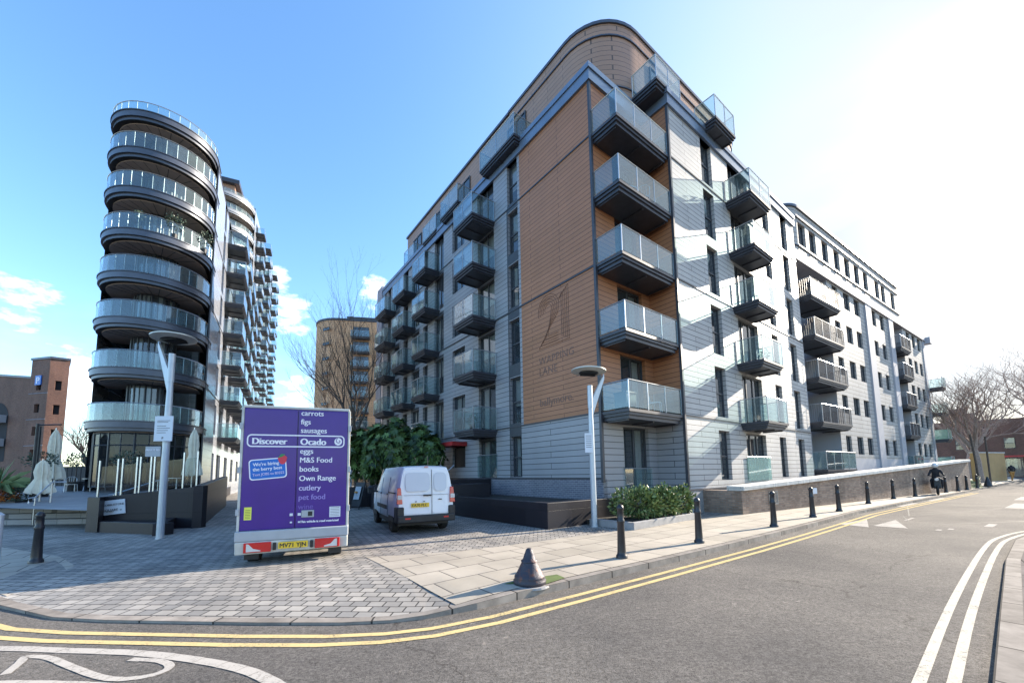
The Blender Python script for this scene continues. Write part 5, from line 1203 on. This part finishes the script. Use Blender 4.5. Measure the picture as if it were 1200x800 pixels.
for x0, x1 in ((-.62, .13), (.155, .60)):
    b = MB(); panel(b, x0, x1, .52, 1.70, .07, .002)
    pts = b.v[:]; dd = b.build('rear_door', 'vanwhite', vn); md = dd.modifiers.new('s', 'SOLIDIFY'); md.thickness = .012
    b = MB(); panel(b, x0+.05, x1-.05, 1.12, 1.62, .1, .017); b.build('window_blank', 'blank', dd)
b = MB(); b.tube([(.1425, vrear(.5)-.006, .5), (.1425, vrear(1.0)-.006, 1.0), (.1425, vrear(1.7)-.006, 1.7)], .006, 4); b.tube([(-.62, -.02, 1.02), (.60, -.02, 1.02)], .004, 4); b.build('door_gap', 'black', vn)
b = MB(); b.box(-VW/2+.01, VW/2-.01, -.09, .12, .30, .50); b.box(-VW/2-.005, -VW/2+.18, -.06, .35, .30, .72); b.box(VW/2-.18, VW/2+.005, -.06, .35, .30, .72); b.build('bumper', 'black', vn, bevel=.03)
for sx in (-1, 1): b = MB(); b.box(sx*.52-.07, sx*.52+.07, -.095, -.085, .40, .44); b.build('reflector', 'redlamp', vn)
for sx in (-1, 1):
    b = MB(); x = sx*(VW/2-.07); b.hexa([(x-.075, -.035, .80), (x+.075, -.035, .80), (x+.085, .12, .80), (x-.075, .05, .80), (x-.06, -.01, 1.22), (x+.03, -.01, 1.22), (x+.04, .12, 1.22), (x-.06, .05, 1.22)]); o = b.build('tail_light', 'redlamp', vn, bevel=.015)
    c = MB(); c.box(x-.06, x+.06, -.042, -.032, .92, 1.03); c.build('indicator_lens', 'clearlamp', o)
b = MB(); b.box(-.42, .06, -.035, -.02, .70, .81); pl_ = b.build('number_plate', 'numyellow', vn); text('lettering', 'EA70 FLC', .1, 'txtdark', pl_, (-.40, -.037, .72), bold=.002)
b = MB(); b.box(-.1, .12, -.05, -.015, .99, 1.03); b.box(-.32, -.27, -.03, -.015, .84, .86); b.box(-.1, -.05, -.03, -.015, .84, .86); b.box(.32, .42, -.03, -.015, .88, .905); b.build('door_handle', 'black', vn, bevel=.006)
b = MB(); b.box(-.05, .05, .04, .09, 1.765, 1.785); b.build('brake_light', 'redlamp', vn)
for sx in (-1, 1):
    b = MB(); xx = sx*(VW/2-.005)
    b.poly([(xx-sx*.045, 2.42, 1.12), (xx-sx*.04, 3.20, 1.08), (xx-sx*.09, 2.98, 1.36), (xx-sx*.12, 2.65, 1.58), (xx-sx*.11, 2.42, 1.60)]); o = b.build('side_window', 'carglass', vn); md = o.modifiers.new('s', 'SOLIDIFY'); md.thickness = .02; md.offset = 0
    b = MB(); b.box(xx-.006, xx+.006, 1.35, 3.0, .58, .70); b.build('side_moulding', 'black', vn)
    b = MB(); b.box(xx-.01, xx+.01, .25, 1.15, 1.06, 1.09); b.box(xx-.01, xx+.02, 1.3, 1.42, 1.0, 1.04); b.box(xx-.01, xx+.02, 2.3, 2.42, 1.0, 1.04); b.build('door_rail', 'black', vn)
    b = MB(); b.box(xx-.02, xx+sx*.24, 3.02, 3.1, 1.02, 1.07) if sx > 0 else b.box(xx-.24, xx+.02, 3.02, 3.1, 1.02, 1.07); b.lathe([(.02, 0), (.1, .02), (.11, .2), (.05, .26)], cx=xx+sx*.2, cy=3.05, n=10, z=.98); b.build('wing_mirror', 'black', vn, smooth=True)
    for y in (.78, 3.42):
        b = MB(); b.lathe([(.12, -.09), (.27, -.1), (.305, -.07), (.305, .07), (.27, .1), (.12, .09)], n=26); me = b.mesh('wheel', 'tyre', True); me.transform(Matrix.Rotation(R(90), 4, 'Y')); o = link('wheel', me, vn, (sx*(VW/2-.10), y, .305), smooth=True)
        b = MB(); b.lathe([(.02, -.06), (.19, -.095), (.19, .095), (.02, .06)], n=18); me = b.mesh('wheel_trim', 'lightgrey'); me.transform(Matrix.Rotation(R(90), 4, 'Y')); link('wheel_trim', me, o)
        b = MB(); b.poly([(xx+sx*.004, y+.37*math.cos(R(a)), .30+.37*math.sin(R(a))) for a in range(0, 181, 15)]); o = b.build('wheel_arch', 'black', vn)
b = MB(); b.box(-.7, .7, .3, 3.9, .2, .335); b.build('underbody', 'black', vn)
for y in (1.25, 2.34, 3.22): b = MB(); b.tube([(-VW/2-.002, y, .42), (-VW/2-.002, y, .78), (-VW/2*.975, y, 1.08), (-VW/2*.9, y, 1.5)] if y < 3 else [(-VW/2-.002, y, .42), (-VW/2-.002, y, .78), (-VW/2*.985, y, 1.02)], .006, 4); b.build('side_door_gap', 'black', vn)
b = MB(); b.poly([(-.66, 2.66, 1.74), (.66, 2.66, 1.74), (.72, 3.38, 1.12), (-.72, 3.38, 1.12)]); o = b.build('windscreen', 'carglass', vn); md = o.modifiers.new('s', 'SOLIDIFY'); md.thickness = .03; md.offset = 1

# A board and box planter by the van
t = thing('pavement_sign', 'black A frame pavement sign leaning beside the dark planter box', 'sign', (-7.3, 19.2, .1), R(-35))
b = MB(); b.hexa([(-.35, -.3, .12), (.35, -.3, .12), (.35, -.26, .12), (-.35, -.26, .12), (-.35, -.02, 1.25), (.35, -.02, 1.25), (.35, .02, 1.25), (-.35, .02, 1.25)]); b.build('board', 'black', t)
b = MB(); b.hexa([(-.22, -.27, .45), (.22, -.27, .45), (.22, -.262, .45), (-.22, -.262, .45), (-.22, -.13, 1.05), (.22, -.13, 1.05), (.22, -.122, 1.05), (-.22, -.122, 1.05)]); b.build('poster', 'lightgrey', t)
b = MB(); b.lathe([(.08, 0), (.09, .04), (.02, .09)], n=12, cx=-.05, cy=-.24, z=.75); b.build('poster_flame', 'amber', t)
for sx in (-1, 1):
    b = MB(); b.tube([(sx*.33, -.33, 0), (sx*.33, -.28, .2)], .02, 5); b.tube([(sx*.33, .3, 0), (sx*.33, .0, 1.2)], .015, 5); b.build('leg', 'black', t)
t = thing('box_planter', 'square dark planter box between the pavement sign and the van', 'planter', (-6.1, 18.8, .1), R(25)); b = MB(); b.box(-.5, .5, -.5, .5, 0, 1.1); b.box(-.44, .44, -.44, .44, 1.1, 1.12); b.build('box', 'darkstone', t, bevel=.02)
# bicycle-like scooter bars behind the van
t = thing('parked_scooter', 'dark parked scooter whose handlebars show above the van roof', 'scooter', (-2.7, 16.4, .1), R(30))
b = MB(); b.tube([(0, 0, .3), (0, .1, 1.3), (0, .05, 1.75)], .03, 8); b.tube([(-.3, -.05, 1.95), (-.08, .05, 1.72), (.08, .05, 1.72), (.3, -.05, 1.95)], .018, 6); b.build('handlebar', 'rail', t)
b = MB(); b.hexa([(-.15, -.9, .35), (.15, -.9, .35), (.12, .0, .3), (-.12, .0, .3), (-.15, -.9, .8), (.15, -.9, .8), (.1, .05, .9), (-.1, .05, .9)]); b.build('body', 'black', t, bevel=.04)
for y in (-.75, .25): b = MB(); b.lathe([(.1, -.05), (.24, -.05), (.27, 0), (.24, .05), (.1, .05)], n=18); me = b.mesh('wheel', 'tyre', True); me.transform(Matrix.Rotation(R(90), 4, 'Y')); link('wheel', me, t, (0, y, .27))

# ================================================================== people
def skinned(name, verts, edges, radii, mat, parent, root=0, sub=1):
    me = bpy.data.meshes.new(name); me.from_pydata([tuple(v) for v in verts], edges, []); me.materials.append(M[mat]); o = bpy.data.objects.new(name, me); COL.objects.link(o); o.parent = parent
    md = o.modifiers.new('skin', 'SKIN'); md.use_smooth_shade = True
    for i, r in enumerate(radii): sv = me.skin_vertices[0].data[i]; sv.radius = (r, r) if not isinstance(r, tuple) else r; sv.use_root = (i == root)
    s_ = o.modifiers.new('sub', 'SUBSURF'); s_.levels = sub; s_.render_levels = sub; return o
# moped rider
mp_o = thing('moped', 'dark moped facing the camera on the far pavement', 'moped', (24.0, 22.6, .1), R(-46))
b = MB(); b.hexa([(-.16, -.55, .35), (.16, -.55, .35), (.18, .7, .35), (-.18, .7, .35), (-.14, -.5, .98), (.14, -.5, .98), (.14, .75, .78), (-.14, .75, .78)]); b.build('body', 'black', mp_o, bevel=.05)
b = MB(); b.tube([(-.34, -.35, 1.08), (-.1, -.5, 1.05), (.1, -.5, 1.05), (.34, -.35, 1.08)], .02, 6); b.build('handlebar', 'black', mp_o)
b = MB(); b.lathe([(.09, 0), (.08, .05)], n=14); me = b.mesh('headlight', 'clearlamp'); me.transform(Matrix.Rotation(R(90), 4, 'X')); link('headlight', me, mp_o, (0, -.56, .86))
for y in (-.65, .65): b = MB(); b.lathe([(.1, -.05), (.24, -.05), (.27, 0), (.24, .05), (.1, .05)], n=18); me = b.mesh('wheel', 'tyre', True); me.transform(Matrix.Rotation(R(90), 4, 'Y')); link('wheel', me, mp_o, (0, y, .27), smooth=True)
rd = thing('person', 'person in dark jacket and pale helmet riding the moped towards the camera', 'person', (24.0, 22.6, .1), R(-46))
V = [(0, .12, .92), (0, .08, 1.15), (0, .02, 1.35), (0, -.02, 1.46), (0, -.04, 1.6), (-.18, .04, 1.36), (-.27, -.1, 1.15), (-.3, -.34, 1.1), (.18, .04, 1.36), (.27, -.1, 1.15), (.3, -.34, 1.1), (-.12, .1, .88), (-.2, -.28, .82), (-.2, -.2, .42), (.12, .1, .88), (.2, -.28, .82), (.2, -.2, .42), (-.2, -.32, .38), (.2, -.32, .38)]
Ed = [(0, 1), (1, 2), (2, 3), (3, 4), (2, 5), (5, 6), (6, 7), (2, 8), (8, 9), (9, 10), (0, 11), (11, 12), (12, 13), (0, 14), (14, 15), (15, 16), (13, 17), (16, 18)]
skinned('body', V, Ed, [.15, .15, .15, .06, .09, .08, .055, .04, .08, .055, .04, .09, .08, .05, .09, .08, .05, .045, .045], 'cloth', rd)
b = MB(); b.lathe([(.06, -.12), (.125, -.05), (.135, .04), (.10, .12), (.03, .15)], n=16); b.build('helmet', 'helmet', rd, loc=(0, -.05, 1.63), smooth=True, angle=60)
pd = thing('person', 'pedestrian in dark coat and tan trousers walking at the far right', 'person', (52.0, 41.5, .1), R(-20))
V = [(0, 0, .95), (0, 0, 1.2), (0, 0, 1.42), (0, -.01, 1.52), (0, -.02, 1.64), (-.19, 0, 1.42), (-.24, .04, 1.15), (-.22, -.08, .92), (.19, 0, 1.42), (.24, -.04, 1.15), (.2, .08, .92)]
skinned('coat', V, [(0, 1), (1, 2), (2, 3), (3, 4), (2, 5), (5, 6), (6, 7), (2, 8), (8, 9), (9, 10)], [.15, .13, .15, .06, .1, .08, .055, .04, .08, .055, .04], 'cloth', pd)
skinned('trousers', [(0, 0, .92), (-.1, 0, .86), (-.13, -.16, .46), (-.12, -.1, .06), (-.12, -.24, .04), (.1, 0, .86), (.13, .12, .46), (.12, .3, .1), (.12, .2, .03)], [(0, 1), (1, 2), (2, 3), (3, 4), (0, 5), (5, 6), (6, 7), (7, 8)], [.14, .1, .07, .05, .04, .1, .07, .05, .04], 'amber', pd)

# ================================================================== far right: grass, fence, shelter
gm = MB(); gm.poly([(31.5, 27.9, .12), (34, 28.9, .12), (53, 45.5, .12), (46, 50, .12), (33, 33, .12)]); go = gm.build('grass', 'grass'); go['kind'] = 'stuff'
t = thing('picket_fence', 'low weathered wooden fence around the grass beyond the wall', 'fence', (34.6, 29.6, .1), math.atan2(13.5, 16))
b = MB()
for k in range(28): b.box(k*.72, k*.72+.12, 0, .08, 0, .75)
b.build('picket', 'wood', t); b = MB(); b.box(0, 20, -.02, .0, .5, .6); b.box(0, 20, -.02, .0, .22, .3); b.build('rail', 'wood', t)
t = thing('shelter', 'small red roofed shelter on the far pavement', 'shelter', (53.5, 43.8, .1), R(-45))
b = MB(); b.box(-2, 2, -.9, .9, 2.5, 2.65); b.build('roof', 'red', t)
for sx in (-1.9, 1.9):
    for sy in (-.8, .8): b = MB(); b.tube([(sx, sy, 0), (sx, sy, 2.5)], .06, 6); b.build('post', 'bark', t)
b = MB(); b.box(-1.8, 1.8, .75, .8, .4, 2.3); b.build('glass_panel', 'glass', t)
for i, (x, y, lab) in enumerate(((38.6, 33.0, 'leaning wooden post left of the shelter'), (42.5, 35.5, 'slim wooden post close to the shelter'))):
    t = thing('wooden_post', lab, 'post', (x, y, .1)); b = MB(); b.tube([(0, 0, 0), (-.3 if i == 0 else 0, 0, 4.2)], .07, 6); b.build('post', 'bark', t)
b = thing('traffic_cone', 'dark conical marker on the pavement beyond the last bollard', 'cone', (36.4, 30.6, .1)); q = MB(); q.box(-.3, .3, -.3, .3, 0, .05); q.lathe([(.24, .05), (.04, .75)], n=14); q.build('cone', 'iron', b)
# things on the balconies of the main block (world positions from its frame)
def M2W(s, t_, z): return (CX_+s*.7976-t_*.6032, CY_+s*.6032+t_*.7976, z)
t = thing('storage_box', 'dark storage box on the lowest corner balcony', 'box', M2W(.6, -.6, LV[1]), R(37)); q = MB(); q.box(-.28, .28, -.25, .25, 0, .6); q.box(-.3, .3, -.27, .27, .6, .66); q.build('lid', 'black', t, bevel=.01)
for s_, tt, lv, a, lab in ((2.3, -.65, 1, 60, 'dark balcony chair on the lowest corner balcony'), (1.3, -.7, 4, 20, 'white wire chair on the fourth corner balcony'), (2.2, -.7, 4, 160, 'white wire chair at the outer end of the fourth corner balcony')):
    chair(lab, *M2W(s_, tt, LV[lv])[:2], LV[lv], R(a), 'chairs on the corner balconies')
for (s_, tt, z, lab) in ((8.9, -1.9, LV[5], 'small potted plant on the top balcony of the sunlit facade'), (-1.0, 7.6, LV[3], 'potted plant on the third floor balcony nearest the terracotta wall, shaded side'), (-1.1, 6.8, LV[1], 'potted plant on the first floor balcony above the red canopy side'), (-.7, 13.0, LV[2], 'potted plant on a second floor balcony, second column from the corner'), (9.4, -1.8, LV[2], 'potted plant on the second floor balcony of the sunlit facade'), (1.2, -.55, LV[3], 'potted plant on the third corner balcony')):
    q = thing('potted_plant', lab, 'plant', M2W(s_, tt, z)); b = MB(); b.lathe([(.1, 0), (.14, .22)], n=12); b.build('pot', 'black', q); leaf_cloud((0, 0, .42), (.22, .22, .25), 120, .1, 'leafb', q, shell=0, rnd=rb)
def T2W(x, y, z): a = R(30); return (-20.71+x*math.cos(a)-y*math.sin(a), 22.52+x*math.sin(a)+y*math.cos(a), z)
for x, y, z, s_, lab in ((.9, -2.15, tz[4]+.5, .5, 'bushy plant on the fifth round balcony of the tower'), (2.1, -1.1, tz[4]+.5, .42, 'leafy climber at the right end of the fifth round balcony'), (-.6, -2.2, tz[4]+.5, .2, 'small plant left of centre on the fifth round balcony')):
    q = thing('balcony_plant', lab, 'plant', T2W(x, y, z)); b = MB(); b.lathe([(.12, 0), (.16, .3)], n=10); b.build('pot', 'black', q); leaf_cloud((0, 0, .95), (s_, s_, s_*1.1), int(500*s_), .12, 'leafb', q, shell=0, rnd=rb)
